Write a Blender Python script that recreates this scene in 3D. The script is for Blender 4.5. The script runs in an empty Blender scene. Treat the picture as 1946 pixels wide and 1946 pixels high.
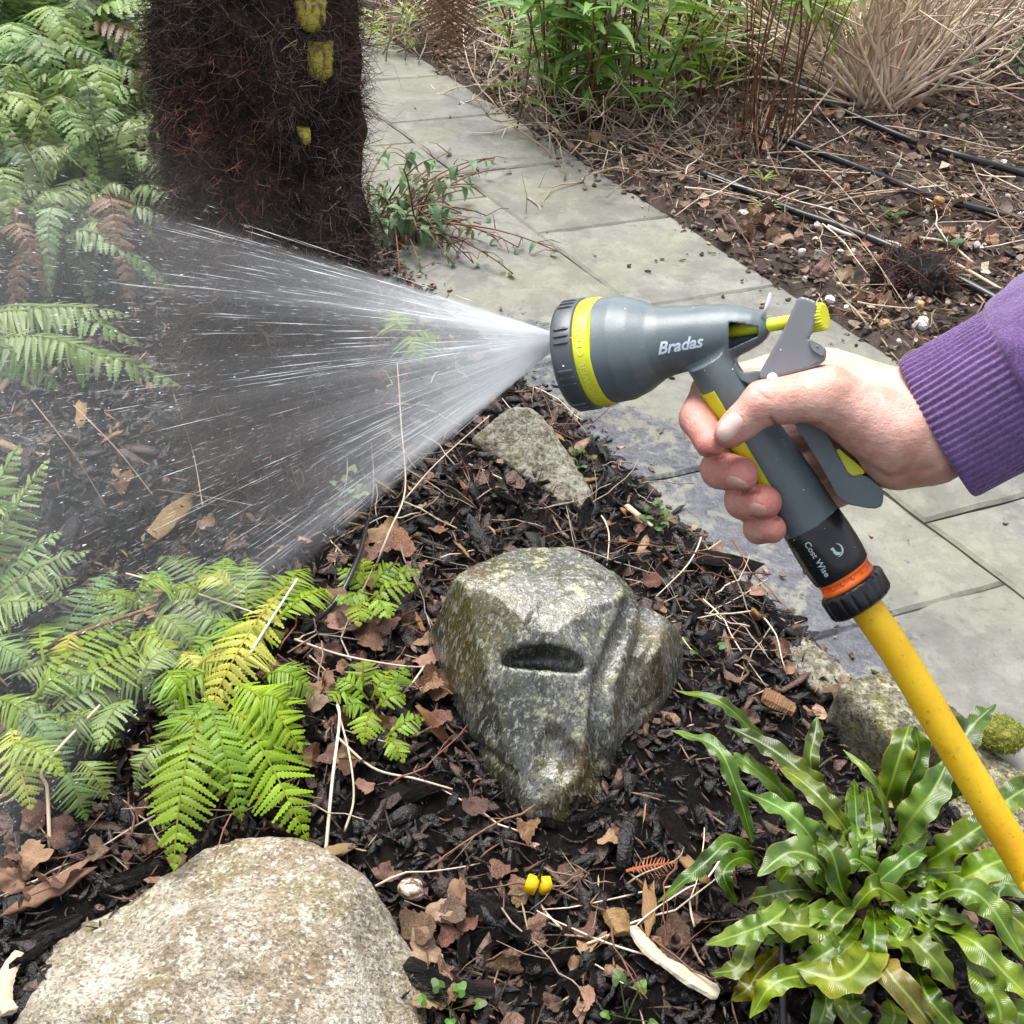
import bpy, bmesh, math, random
import numpy as np
from mathutils import Vector, Matrix
from mathutils.bvhtree import BVHTree

random.seed(7)
rng = np.random.default_rng(11)
scene = bpy.context.scene
COL = scene.collection

# ---------------------------------------------------------------- camera
F = 2150.0; HC = 1.2; PITCH = math.radians(38); ROLL = math.radians(4.5)
vf = np.array([0, math.cos(PITCH), -math.sin(PITCH)])
vd0 = np.array([0, -math.sin(PITCH), -math.cos(PITCH)])
vx = np.array([1.0, 0, 0])
vr = math.cos(ROLL) * vx - math.sin(ROLL) * vd0
vd = math.sin(ROLL) * vx + math.cos(ROLL) * vd0
CAM = np.array([0, 0, HC])
cd = bpy.data.cameras.new("camera"); cam = bpy.data.objects.new("camera", cd); COL.objects.link(cam)
cd.sensor_width = 36; cd.lens = 36 * F / 1946.0; cd.clip_start = 0.02; cd.clip_end = 300
cam.matrix_world = Matrix(((vr[0], -vd[0], -vf[0], 0), (vr[1], -vd[1], -vf[1], 0), (vr[2], -vd[2], -vf[2], HC), (0, 0, 0, 1)))
scene.camera = cam

# ---------------------------------------------------------------- light: bright overcast day
world = bpy.data.worlds.new("World"); scene.world = world; world.use_nodes = True
wn = world.node_tree; wn.nodes.clear()
sky = wn.nodes.new("ShaderNodeTexSky"); sky.sky_type = 'NISHITA'; sky.sun_disc = False
SUN_EL = math.radians(68); SUN_AZ = math.radians(-25)
sky.sun_elevation = SUN_EL; sky.sun_rotation = SUN_AZ; sky.dust_density = 4.0; sky.ozone_density = 1.0
hsv = wn.nodes.new("ShaderNodeHueSaturation"); hsv.inputs["Saturation"].default_value = 0.30
bg = wn.nodes.new("ShaderNodeBackground"); bg.inputs["Strength"].default_value = 0.085
wo = wn.nodes.new("ShaderNodeOutputWorld")
wn.links.new(sky.outputs[0], hsv.inputs["Color"]); wn.links.new(hsv.outputs[0], bg.inputs["Color"]); wn.links.new(bg.outputs[0], wo.inputs[0])
sl = bpy.data.lights.new("sun", 'SUN'); sl.energy = 1.5; sl.angle = math.radians(40); sl.color = (1, 0.97, 0.92)
sun = bpy.data.objects.new("sun", sl); COL.objects.link(sun)
sdir = Vector((math.sin(SUN_AZ) * math.cos(SUN_EL), math.cos(SUN_AZ) * math.cos(SUN_EL), math.sin(SUN_EL)))
sun.rotation_euler = sdir.to_track_quat('Z', 'Y').to_euler()
vs = scene.view_settings; vs.view_transform = 'Standard'; vs.look = 'None'; vs.gamma = 1; vs.use_curve_mapping = False; vs.exposure = 1.74
scene.cycles.volume_step_rate = 0.6
scene.cycles.max_bounces = 8; scene.cycles.volume_bounces = 2; scene.cycles.transparent_max_bounces = 12

# ---------------------------------------------------------------- pixel <-> world helpers
def ray(px, py): return vf + (px - 973) / F * vr + (py - 973) / F * vd
def P(px, py, d): return CAM + d * ray(px, py)
def G(px, py, z=0.0):
    r = ray(px, py); return CAM + (z - HC) / r[2] * r
def V(px, py, Y):
    r = ray(px, py); return CAM + Y / r[1] * r
PX = 0.47 / F
def S(p):
    p = np.atleast_2d(np.asarray(p, float)); d = 0.47 + p[:, 2:3] * PX
    return CAM + d * (vf + (p[:, 0:1] - 973) / F * vr + (p[:, 1:2] - 973) / F * vd)
def nrm(v):
    v = np.asarray(v, float); return v / (np.linalg.norm(v) + 1e-12)
def sstep(a, b, x):
    t = np.clip((x - a) / (b - a), 0, 1); return t * t * (3 - 2 * t)

_tab = rng.random((256, 256))
def vnoise2(x, y):
    xi = np.floor(x).astype(int); yi = np.floor(y).astype(int); fx = x - xi; fy = y - yi
    fx = fx * fx * (3 - 2 * fx); fy = fy * fy * (3 - 2 * fy)
    g = lambda a, b: _tab[a & 255, b & 255]
    return (g(xi, yi) * (1 - fx) + g(xi + 1, yi) * fx) * (1 - fy) + (g(xi, yi + 1) * (1 - fx) + g(xi + 1, yi + 1) * fx) * fy - 0.5
_tab3 = rng.random((64, 64, 64))
def vnoise3(p):
    i = np.floor(p).astype(int); f = p - i; f = f * f * (3 - 2 * f)
    g = lambda a, b, c: _tab3[(i[:, 0] + a) & 63, (i[:, 1] + b) & 63, (i[:, 2] + c) & 63]
    x, y, z = f[:, 0], f[:, 1], f[:, 2]
    def lx(b, c): return g(0, b, c) * (1 - x) + g(1, b, c) * x
    return (lx(0, 0) * (1 - y) + lx(1, 0) * y) * (1 - z) + (lx(0, 1) * (1 - y) + lx(1, 1) * y) * z - 0.5
def fbm3(p, o=4):
    s = 0; a = 1.0
    for k in range(o):
        s = s + a * vnoise3(p * 2 ** k + 17.3 * k); a *= 0.5
    return s

# path frame: T along the path (towards the camera side), NN across it
T2 = np.array([math.cos(math.radians(-56.3)), math.sin(math.radians(-56.3))]); N2 = np.array([-T2[1], T2[0]])
def pn(x, y): return N2[0] * x + N2[1] * y
def pt(x, y): return T2[0] * x + T2[1] * y
def hgt(x, y):
    x = np.asarray(x, float); y = np.asarray(y, float)
    n = pn(x, y) + 0.012 * vnoise2(x * 22, y * 22) + 0.02 * vnoise2(x * 6 + 9, y * 6)
    bed = 1 - sstep(1.06, 1.10, n); far = sstep(1.855, 1.90, n)
    rough = 0.030 * vnoise2(x * 5, y * 5) + 0.022 * vnoise2(x * 13 + 5, y * 13) + 0.014 * vnoise2(x * 31, y * 31 + 3) + 0.008 * vnoise2(x * 67, y * 67)
    rise = 0.03 * sstep(1.05, 0.8, n)
    return bed * (0.022 + rise + rough) + far * (0.008 + rough * 1.15 + 0.03 * sstep(1.9, 2.6, n)) + (1 - bed - far) * (-0.0060 + rough * .02)
def GH(px, py, dz=0.0):
    z = 0.0
    for _ in range(5):
        g = G(px, py, z); z = float(hgt(g[0], g[1])) + dz
    return G(px, py, z)

# ---------------------------------------------------------------- object helpers
def newmesh(name, v, f, mats=None, smooth=True, tint=None, mi=None, uv=None):
    me = bpy.data.meshes.new(name)
    me.from_pydata(np.asarray(v, float).tolist() if not isinstance(v, list) else v, [], f if isinstance(f, list) else f.tolist())
    if mats is not None:
        for m in (mats if isinstance(mats, (list, tuple)) else [mats]): me.materials.append(m)
    if mi is not None: me.polygons.foreach_set("material_index", np.asarray(mi, np.int32))
    if smooth: me.polygons.foreach_set("use_smooth", np.ones(len(me.polygons), bool))
    if tint is not None:
        a = me.color_attributes.new("tint", 'FLOAT_COLOR', 'POINT')
        t = np.asarray(tint, np.float32)
        if t.ndim == 1: t = np.stack([t, t, t], 1)
        if t.shape[1] == 3: t = np.concatenate([t, np.ones((len(t), 1), np.float32)], 1)
        a.data.foreach_set("color", t.ravel())
    if uv is not None:
        l = me.uv_layers.new(name="UVMap"); idx = np.empty(len(me.loops), np.int32); me.loops.foreach_get("vertex_index", idx)
        l.data.foreach_set("uv", np.asarray(uv, np.float32)[idx].ravel())
    me.update(); return me
def link(name, me, parent=None, **kw):
    o = bpy.data.objects.new(name, me); COL.objects.link(o)
    if parent is not None: o.parent = parent
    for k, val in kw.items(): o[k] = val
    return o
def ob(name, v, f, mats, parent=None, smooth=True, tint=None, mi=None, uv=None, **kw):
    """verts are in world space; a child's verts are moved into its parent's (unrotated) frame"""
    v = np.asarray(v, float)
    if parent is not None: v = v - np.array(worldloc(parent))
    return link(name, newmesh(name, v, f, mats, smooth, tint, mi, uv), parent, **kw)
def worldloc(o):
    p = Vector((0, 0, 0))
    while o is not None: p = p + o.location; o = o.parent
    return p
def thing(name, loc, label, cat, group=None):
    o = bpy.data.objects.new(name, None); COL.objects.link(o); o.location = Vector(loc); o.empty_display_size = 0.05
    o['label'] = label; o['category'] = cat
    if group: o['group'] = group
    return o
def tag(o, label, cat, group=None):
    o['label'] = label; o['category'] = cat
    if group: o['group'] = group
    return o
def recenter(o, loc):
    loc = Vector(loc); o.data.transform(Matrix.Translation(-(loc - o.location))); o.location = loc; return o

class MB:
    def __init__(s): s.v = []; s.f = []; s.t = []; s.uv = []
    def add(s, v, f, t=None, uv=None):
        b = len(s.v); v = np.asarray(v, float).tolist(); s.v += v
        s.f += [[i + b for i in q] for q in f]
        if t is not None: s.t += (np.asarray(t, float).tolist() if np.ndim(t) == 2 else [list(t)] * len(v))
        if uv is not None: s.uv += np.asarray(uv, float).tolist()
    def obj(s, name, mats, parent=None, smooth=True, **kw):
        return ob(name, np.array(s.v), s.f, mats, parent, smooth, s.t if s.t else None, None, s.uv if s.uv else None, **kw)
    def mesh(s, name, mats, smooth=True): return newmesh(name, s.v, s.f, mats, smooth, s.t if s.t else None, None, s.uv if s.uv else None)

def tube(pts, rad, n=6, cap=True):
    pts = np.asarray(pts, float); m = len(pts); rad = np.full(m, rad) if np.ndim(rad) == 0 else np.asarray(rad, float)
    tg = np.gradient(pts, axis=0); tg /= np.linalg.norm(tg, axis=1)[:, None] + 1e-12
    a = np.array([0, 0, 1.0]) if abs(tg[0][2]) < .9 else np.array([1.0, 0, 0]); V0 = []
    for i in range(m):
        a = a - tg[i] * np.dot(a, tg[i]); a = nrm(a); b = np.cross(tg[i], a)
        an = np.arange(n) * 2 * math.pi / n
        V0.append(pts[i] + rad[i] * (np.cos(an)[:, None] * a + np.sin(an)[:, None] * b))
    v = np.concatenate(V0); f = []
    for i in range(m - 1):
        for k in range(n):
            k2 = (k + 1) % n; f.append([i * n + k, i * n + k2, (i + 1) * n + k2, (i + 1) * n + k])
    if cap: f.append(list(range(n))[::-1]); f.append([(m - 1) * n + k for k in range(n)])
    return v, f
def bez(a, b, c, n=10):
    t = np.linspace(0, 1, n)[:, None]; a, b, c = map(lambda q: np.asarray(q, float), (a, b, c))
    return (1 - t) ** 2 * a + 2 * t * (1 - t) * b + t * t * c
def spline(pts, n=40):
    pts = np.asarray(pts, float); m = len(pts); ex = np.concatenate([[2 * pts[0] - pts[1]], pts, [2 * pts[-1] - pts[-2]]])
    out = []
    for u in np.linspace(0, m - 1, n):
        i = min(int(u), m - 2); t = u - i; p0, p1, p2, p3 = ex[i:i + 4]
        out.append(.5 * ((2 * p1) + (p2 - p0) * t + (2 * p0 - 5 * p1 + 4 * p2 - p3) * t * t + (3 * p1 - p0 - 3 * p2 + p3) * t ** 3))
    return np.array(out)
def grid_faces(nu, nv, closed=False):
    f = []
    for i in range(nu - 1):
        for j in range(nv if closed else nv - 1):
            j2 = (j + 1) % nv; f.append([i * nv + j, i * nv + j2, (i + 1) * nv + j2, (i + 1) * nv + j])
    return f

def surface_nets(fld, org, h):
    """fld: 3-D array, negative inside"""
    nx, ny, nz = fld.shape; ins = fld < 0
    cs = np.zeros((nx - 1, ny - 1, nz - 1, 3)); cn = np.zeros((nx - 1, ny - 1, nz - 1))
    cor = [(a, b, c) for a in (0, 1) for b in (0, 1) for c in (0, 1)]
    sl_ = lambda A, o: A[o[0]:nx - 1 + o[0], o[1]:ny - 1 + o[1], o[2]:nz - 1 + o[2]]
    for a in cor:
        for ax in range(3):
            if a[ax]: continue
            b = list(a); b[ax] = 1; b = tuple(b)
            fa, fb = sl_(fld, a), sl_(fld, b); x = (fa < 0) != (fb < 0)
            t = np.where(x, fa / np.where(x, fa - fb, 1), 0)
            for k in range(3): cs[..., k] += np.where(x, a[k] + (t if k == ax else 0), 0)
            cn += x
    act = cn > 0; idx = -np.ones(act.shape, int); idx[act] = np.arange(act.sum())
    g = np.stack(np.nonzero(act), 1); v = (g + cs[act] / cn[act][:, None]) * h + np.asarray(org)
    quads = []
    for ax in range(3):
        o1, o2 = [(1, 2), (2, 0), (0, 1)][ax]
        s0 = [slice(0, n) for n in (nx, ny, nz)]; s1 = list(s0); s0[ax] = slice(0, -1); s1[ax] = slice(1, None)
        A = ins[tuple(s0)]; B = ins[tuple(s1)]; ch = A != B
        e = np.stack(np.nonzero(ch), 1)
        ok = (e[:, o1] > 0) & (e[:, o2] > 0) & (e[:, o1] < (nx, ny, nz)[o1] - 1) & (e[:, o2] < (nx, ny, nz)[o2] - 1); e = e[ok]
        def at(d1, d2):
            q = e.copy(); q[:, o1] += d1; q[:, o2] += d2; return idx[q[:, 0], q[:, 1], q[:, 2]]
        q = np.stack([at(-1, -1), at(0, -1), at(0, 0), at(-1, 0)], 1)
        flip = ~A[e[:, 0], e[:, 1], e[:, 2]]; q[flip] = q[flip][:, ::-1]; quads.append(q)
    return v, np.concatenate(quads)
def relax(v, q, it=2, w=.5):
    n = len(v)
    for _ in range(it):
        s = np.zeros_like(v); c = np.zeros(n)
        for a, b in ((0, 1), (1, 2), (2, 3), (3, 0)):
            np.add.at(s, q[:, a], v[q[:, b]]); np.add.at(c, q[:, a], 1); np.add.at(s, q[:, b], v[q[:, a]]); np.add.at(c, q[:, b], 1)
        v = v * (1 - w) + w * s / c[:, None]
    return v
def smin(a, b, k):
    h = np.clip(.5 + .5 * (b - a) / k, 0, 1); return b * (1 - h) + a * h - k * h * (1 - h)
def rcone(p, a, b, r1, r2):
    a = np.asarray(a, float); b = np.asarray(b, float); ab = b - a; t = np.clip(((p - a) @ ab) / (ab @ ab), 0, 1)
    return np.linalg.norm(p - a - t[..., None] * ab, axis=-1) - (r1 + (r2 - r1) * t)
def grid3(lo, hi, h):
    ax = [np.arange(l, u + h, h) for l, u in zip(lo, hi)]; return np.stack(np.meshgrid(*ax, indexing='ij'), -1)

# ---------------------------------------------------------------- materials
class NT:
    def __init__(s, name):
        s.m = bpy.data.materials.new(name); s.m.use_nodes = True; s.t = s.m.node_tree; s.t.nodes.clear()
        s.out = s.n("ShaderNodeOutputMaterial")
    def n(s, ty, ins=None, **pr):
        k = s.t.nodes.new(ty)
        for a, b in pr.items(): setattr(k, a, b)
        for a, b in (ins or {}).items(): s.set(k, a, b)
        return k
    def set(s, k, a, b):
        i = k.inputs[a]
        if isinstance(b, bpy.types.NodeSocket): s.t.links.new(b, i)
        elif isinstance(b, (tuple, list)) and len(b) == 3 and i.type == 'RGBA': i.default_value = (*b, 1)
        else: i.default_value = b
    def math(s, op, a, b=0.0, c=0.0, clamp=False):
        k = s.n("ShaderNodeMath", operation=op, use_clamp=clamp)
        for i, x in enumerate((a, b, c)): s.set(k, i, x)
        return k.outputs[0]
    def mix(s, f, a, b, blend='MIX'):
        k = s.n("ShaderNodeMix", data_type='RGBA', blend_type=blend); s.set(k, 0, f); s.set(k, 6, a); s.set(k, 7, b); return k.outputs[2]
    def ramp(s, f, stops, interp='LINEAR'):
        k = s.n("ShaderNodeValToRGB"); r = k.color_ramp; r.interpolation = interp
        while len(r.elements) < len(stops): r.elements.new(.5)
        for e, (p_, c) in zip(r.elements, stops): e.position = p_; e.color = (*c, 1) if len(c) == 3 else c
        s.set(k, 0, f); return k.outputs[0]
    def coord(s, kind="Object", scale=(1, 1, 1), rand=True, rot=(0, 0, 0)):
        c = s.n("ShaderNodeTexCoord").outputs[kind]
        mp = s.n("ShaderNodeMapping", {"Vector": c, "Scale": scale, "Rotation": rot}); v = mp.outputs[0]
        if rand:
            oi = s.n("ShaderNodeObjectInfo").outputs["Random"]
            v = s.n("ShaderNodeVectorMath", {0: v, 1: s.n("ShaderNodeCombineXYZ", {0: s.math('MULTIPLY', oi, 31.0), 1: s.math('MULTIPLY', oi, 17.0)}).outputs[0]}, operation='ADD').outputs[0]
        return v
    def noise(s, v, sc, det=5, ro=.6, dist=0.0):
        return s.n("ShaderNodeTexNoise", {"Vector": v, "Scale": sc, "Detail": det, "Roughness": ro, "Distortion": dist}).outputs[0]
    def vor(s, v, sc, feature='F1', out=0):
        return s.n("ShaderNodeTexVoronoi", {"Vector": v, "Scale": sc}, feature=feature).outputs[out]
    def attr(s, name="tint"): return s.n("ShaderNodeAttribute", attribute_name=name).outputs["Color"]
    def bump(s, h, st=.3, d=.01, nrm_=None):
        k = s.n("ShaderNodeBump", {"Height": h, "Strength": st, "Distance": d})
        if nrm_ is not None: s.set(k, "Normal", nrm_)
        return k.outputs[0]
    def bsdf(s, col, rough=.6, nrm_=None, spec=.5, **kw):
        k = s.n("ShaderNodeBsdfPrincipled"); s.set(k, "Base Color", col); s.set(k, "Roughness", rough); s.set(k, "Specular IOR Level", spec)
        if nrm_ is not None: s.set(k, "Normal", nrm_)
        for a, b in kw.items(): s.set(k, a.replace('_', ' '), b)
        return k.outputs[0]
    def done(s, sh):
        s.t.links.new(sh, s.out.inputs[0]); return s.m
    def vary(s, col, v=.3, h=.02, sat=.15):
        oi = s.n("ShaderNodeObjectInfo").outputs["Random"]; r2 = s.math('FRACT', s.math('MULTIPLY', oi, 13.7)); r3 = s.math('FRACT', s.math('MULTIPLY', oi, 57.3))
        k = s.n("ShaderNodeHueSaturation", {"Color": col, "Hue": s.math('ADD', .5 - h, s.math('MULTIPLY', oi, 2 * h)),
            "Saturation": s.math('ADD', 1 - sat, s.math('MULTIPLY', r2, 2 * sat)), "Value": s.math('ADD', 1 - v, s.math('MULTIPLY', r3, 2 * v))})
        return k.outputs[0]

def simple(name, stops, sc=20, rough=.6, bump=.3, bsc=60, bd=.004, spec=.5, tint=False, vary=0, scale=(1, 1, 1), transl=0, rough2=None, **kw):
    t = NT(name); v = t.coord(scale=scale); n1 = t.noise(v, sc); c = t.ramp(n1, stops)
    if tint: c = t.mix(1.0, c, t.attr(), 'MULTIPLY')
    if vary: c = t.vary(c, vary)
    nm = t.bump(t.noise(v, bsc, 4), bump, bd) if bump else None
    r = rough if rough2 is None else t.math('ADD', rough, t.math('MULTIPLY', t.noise(v, sc * 2.3), rough2 - rough))
    sh = t.bsdf(c, r, nm, spec, **kw)
    if transl:
        tr = t.n("ShaderNodeBsdfTranslucent"); t.set(tr, "Color", c)
        sh = t.n("ShaderNodeMixShader", {0: transl, 1: sh, 2: tr.outputs[0]}).outputs[0]
    return t.done(sh)
g3 = lambda x: (x, x, x)
M = {}
# -- ground
def mat_soil(name, stops, rough, chip):
    t = NT(name); v = t.coord(rand=False); n1 = t.noise(v, 9, 8, .7); c = t.ramp(n1, stops)
    ce = t.n("ShaderNodeTexVoronoi", {"Vector": t.n("ShaderNodeVectorMath", {0: v, 1: t.n("ShaderNodeTexNoise", {"Vector": v, "Scale": 30.0}).outputs[1]}, operation='ADD').outputs[0], "Scale": 70.0})
    c = t.mix(.55, c, t.mix(1.0, c, t.ramp(ce.outputs[1], [(0, g3(.35)), (.5, g3(1)), (.85, chip), (1, (2.6, 2.2, 1.8))]), 'MULTIPLY'))
    h = t.math('ADD', t.noise(v, 45, 6, .7), t.math('MULTIPLY', ce.outputs[0], .6))
    return t.done(t.bsdf(c, t.ramp(t.noise(v, 30), [(0, g3(rough - .2)), (1, g3(rough + .2))]), t.bump(h, .9, .012), .5))
M['bed'] = mat_soil("wet_mulch_soil", [(.3, (.006, .005, .005)), (.5, (.013, .010, .009)), (.68, (.028, .019, .016)), (.85, (.05, .032, .024))], .33, (1.6, 1.3, 1.1))
M['far'] = mat_soil("crumbly_brown_soil", [(.3, (.055, .039, .032)), (.5, (.105, .075, .06)), (.68, (.16, .115, .092)), (.85, (.24, .18, .145))], .85, (1.5, 1.3, 1.15))
M['joint'] = mat_soil("mossy_joint_fill", [(.3, (.03, .027, .02)), (.5, (.075, .072, .045)), (.7, (.13, .125, .08))], .8, (1.4, 1.4, 1.0))
def mat_slab():
    t = NT("weathered_slab"); geo = t.n("ShaderNodeNewGeometry").outputs["Position"]
    v = geo; oi = t.n("ShaderNodeObjectInfo").outputs["Random"]
    big = t.noise(v, 3.2, 5, .6); mid = t.noise(v, 14, 7, .7); fine = t.noise(v, 130, 5, .7)
    c = t.ramp(mid, [(.32, (.110, .110, .098)), (.5, (.172, .171, .152)), (.68, (.235, .232, .208))])
    c = t.mix(t.math('MULTIPLY', t.ramp(big, [(.42, g3(0)), (.60, g3(1))]), .65), c, (.185, .187, .125))      # algae
    c = t.mix(t.math('MULTIPLY', t.ramp(t.noise(v, 5.5, 6, .7, .5), [(.46, g3(0)), (.58, g3(1))]), .45), c, (.105, .105, .098))
    c = t.mix(t.ramp(fine, [(.55, g3(0)), (.72, g3(.6))]), c, (.085, .09, .088))
    lv = t.noise(v, 22, 6, .75, .4)
    c = t.mix(t.math('MULTIPLY', t.ramp(lv, [(.60, g3(0)), (.66, g3(1))]), .40), c, (.33, .33, .285))       # pale lichen blotches
    sp = t.noise(t.n("ShaderNodeMapping", {"Vector": v, "Scale": (1, 1, 1)}).outputs[0], 38, 3, .5)
    c = t.mix(t.math('MULTIPLY', t.ramp(sp, [(.66, g3(0)), (.70, g3(1))]), .5), c, (.07, .072, .07))        # water drops / stains
    wet = t.n("ShaderNodeAttribute", attribute_name="wet").outputs["Fac"]
    wet = t.ramp(t.math('ADD', t.math('MULTIPLY', wet, 1.5), t.math('MULTIPLY', t.math('SUBTRACT', lv, .5), 3.6)), [(.42, g3(0)), (.66, g3(1))])
    wetcol = t.ramp(t.noise(v, 30, 7, .75), [(.34, (.028, .03, .038)), (.5, (.06, .064, .078)), (.66, (.11, .115, .13))])
    isl = t.ramp(t.noise(v, 9, 7, .75, .3), [(.52, g3(0)), (.57, g3(1))]); wet = t.math('MULTIPLY', wet, t.math('SUBTRACT', 1.0, t.math('MULTIPLY', isl, .85)))
    c = t.mix(t.math('MULTIPLY', isl, .35), c, (.26, .26, .21))
    c = t.mix(wet, c, wetcol)
    c = t.mix(.6, c, t.mix(1.0, c, t.ramp(oi, [(0, g3(.80)), (1, g3(1.12))]), 'MULTIPLY'))
    r = t.mix(wet, g3(.72), t.ramp(t.noise(v, 60, 5), [(.3, g3(.12)), (.7, g3(.42))]))
    h = t.math('ADD', t.math('MULTIPLY', mid, .6), t.math('MULTIPLY', fine, .22)); h = t.math('ADD', h, t.math('MULTIPLY', t.noise(v, 45, 6, .8), .5))
    return t.done(t.bsdf(c, r, t.bump(h, .55, .008), .5))
M['slab'] = mat_slab()
# -- stones
def mat_stone(name, stops, moss, lichen, rough, streak=None, sc=6, fine=160, mossamt=.5, br=(.13, .085, .035), bramt=.4, fleck=(.45, .44, .38), fl=.6, licov=.57, rot=(.35, .25, .3), bst=.85, spec=.5):
    t = NT(name); v = t.coord(rand=False)
    vs_ = t.coord(scale=streak or (1, 1, 1), rand=False, rot=rot)
    n1 = t.noise(vs_, sc * 2.2, 9, .72, .5); n2 = t.noise(v, sc, 5, .6); n3 = t.noise(vs_, fine, 3, .65, .3); n4 = t.noise(v, sc * 5, 7, .75); n5 = t.noise(vs_, fine * .45, 4, .7, .4); n6 = t.noise(vs_, fine * .42, 4, .7, .8)
    c = t.ramp(n1, stops)
    c = t.mix(t.math('MULTIPLY', t.ramp(n2, [(.47, g3(0)), (.57, g3(1))]), bramt), c, br)
    c = t.mix(t.math('MULTIPLY', t.ramp(t.noise(v, sc * 1.9, 6, .7), [(.49, g3(0)), (.58, g3(1))]), mossamt), c, moss)
    c = t.mix(t.math('MULTIPLY', t.ramp(n5, [(.54, g3(0)), (.585, g3(1))]), fl), c, fleck)
    c = t.mix(t.math('MULTIPLY', t.ramp(n3, [(.38, g3(.85)), (.50, g3(0))]), .9), c, tuple(x * .35 for x in stops[0][1]))
    c = t.mix(t.math('MULTIPLY', t.ramp(n6, [(.36, g3(.8)), (.46, g3(0))]), .8), c, tuple(x * .5 for x in stops[0][1]))
    geo = t.n("ShaderNodeNewGeometry"); up = t.n("ShaderNodeSeparateXYZ", {0: geo.outputs["Normal"]}).outputs[2]
    li = t.math('MULTIPLY', t.ramp(n4, [(licov - .05, g3(0)), (licov + .03, g3(1))]), t.ramp(up, [(.3, g3(.12)), (.85, g3(1))]))
    c = t.mix(t.math('MULTIPLY', li, t.ramp(n3, [(.4, g3(.35)), (.55, g3(1))])), c, lichen)
    h = t.math('ADD', t.math('ADD', t.math('MULTIPLY', n1, 1.2), t.math('MULTIPLY', n3, .35)), t.math('ADD', t.math('MULTIPLY', n4, .6), t.math('MULTIPLY', n5, .4)))
    r = t.ramp(t.noise(v, sc * 2.2), [(.42, g3(rough[0])), (.58, g3(rough[1]))])
    return t.done(t.bsdf(c, r, t.bump(h, bst, .011), spec))
M['wetstone'] = mat_stone("wet_carved_schist", [(.38, (.028, .031, .024)), (.46, (.060, .063, .050)), (.54, (.105, .108, .094)), (.64, (.21, .21, .19))], (.075, .078, .016), (.42, .41, .25), (.05, .20), (1, 1, .30), 6, 330, .62, (.115, .072, .020), .8, (.44, .44, .39), .55, .60, (.1, .12, .1), .30, .95)
M['drystone'] = mat_stone("pale_granite_boulder", [(.38, (.20, .165, .115)), (.46, (.31, .265, .195)), (.54, (.43, .385, .305)), (.64, (.56, .52, .44))], (.20, .18, .05), (.56, .54, .45), (.75, .95), (1, 1.3, .8), 5, 230, .42, (.24, .15, .07), .5, (.62, .59, .52), .65, .60)
M['backstone'] = mat_stone("mossy_brown_stone", [(.38, (.10, .085, .06)), (.46, (.18, .15, .11)), (.54, (.26, .235, .18)), (.64, (.40, .38, .32))], (.12, .125, .035), (.36, .37, .30), (.6, .9), None, 9, 170, .5, (.18, .12, .06), .5, (.42, .41, .36), .45, .54)
M['darkstone'] = mat_stone("dark_edging_stone", [(.38, (.06, .055, .035)), (.46, (.13, .12, .08)), (.54, (.20, .185, .135)), (.64, (.32, .30, .23))], (.16, .16, .02), (.42, .40, .26), (.5, .9), None, 10, 170, .6, (.2, .13, .05), .4, (.4, .38, .3), .4, .56)
M['pebble'] = simple("pebble", [(.3, (.30, .27, .23)), (.7, (.5, .47, .42))], 30, .7, .3, 80, .002, vary=.35)
M['whitepebble'] = simple("chalk_pebble", [(.3, (.55, .53, .5)), (.7, (.75, .74, .72))], 30, .7, .3, 80, .002, vary=.1)
M['ochre'] = simple("ochre_pebble", [(.3, (.38, .22, .08)), (.7, (.55, .38, .18))], 30, .6, .3, 80, .002, vary=.15)
M['redchip'] = simple("brick_fragment", [(.3, (.30, .12, .08)), (.7, (.45, .22, .16))], 40, .8, .3, 90, .002, vary=.15)
M['moss'] = simple("moss", [(.3, (.06, .08, .01)), (.7, (.22, .22, .03))], 60, .9, .8, 200, .004)
# -- plant litter
M['bark'] = simple("wet_bark", [(.36, (.004, .004, .004)), (.48, (.010, .008, .008)), (.56, (.026, .018, .015)), (.66, (.055, .034, .025))], 9, .08, 1, 30, .05, .5, vary=.5, scale=(1, 6, 6), rough2=.5)
M['barkstuff'] = simple("wet_bark_pieces", [(.35, (.5, .5, .5)), (.65, (1.5, 1.4, 1.3))], 90, .08, .9, 220, .004, .5, tint=True, rough2=.55)
M['farchip'] = simple("dry_soil_clods", [(.3, (.65, .65, .65)), (.7, (1.25, 1.25, 1.2))], 50, .75, .7, 150, .004, .4, tint=True)
M['wood'] = simple("split_wood", [(.3, (.17, .09, .035)), (.6, (.30, .175, .08)), (.8, (.44, .29, .15))], 12, .55, .5, 50, .003, .4, vary=.3, scale=(1, 9, 9))
M['palewood'] = simple("bleached_wood", [(.3, (.36, .28, .19)), (.7, (.54, .46, .33))], 8, .55, .25, 40, .002, .4, vary=.08, scale=(1, 8, 8))
M['leafbrown'] = simple("dead_leaf_brown", [(.35, (.085, .040, .025)), (.5, (.19, .098, .062)), (.65, (.32, .19, .13))], 30, .45, .7, 90, .003, .5, vary=.4, transl=.12)
M['leaftan'] = simple("dead_leaf_tan", [(.3, (.25, .14, .09)), (.55, (.39, .245, .165)), (.8, (.50, .35, .25))], 40, .6, .7, 120, .003, .4, vary=.2, transl=.12)
M['twig'] = simple("dry_twig", [(.3, (.20, .145, .105)), (.7, (.42, .33, .25))], 30, .7, .4, 120, .001, .3, vary=.35)
M['straw'] = simple("straw_stem", [(.3, (.52, .40, .29)), (.7, (.82, .69, .55))], 20, .65, .3, 120, .001, .3, vary=.22)
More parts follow.
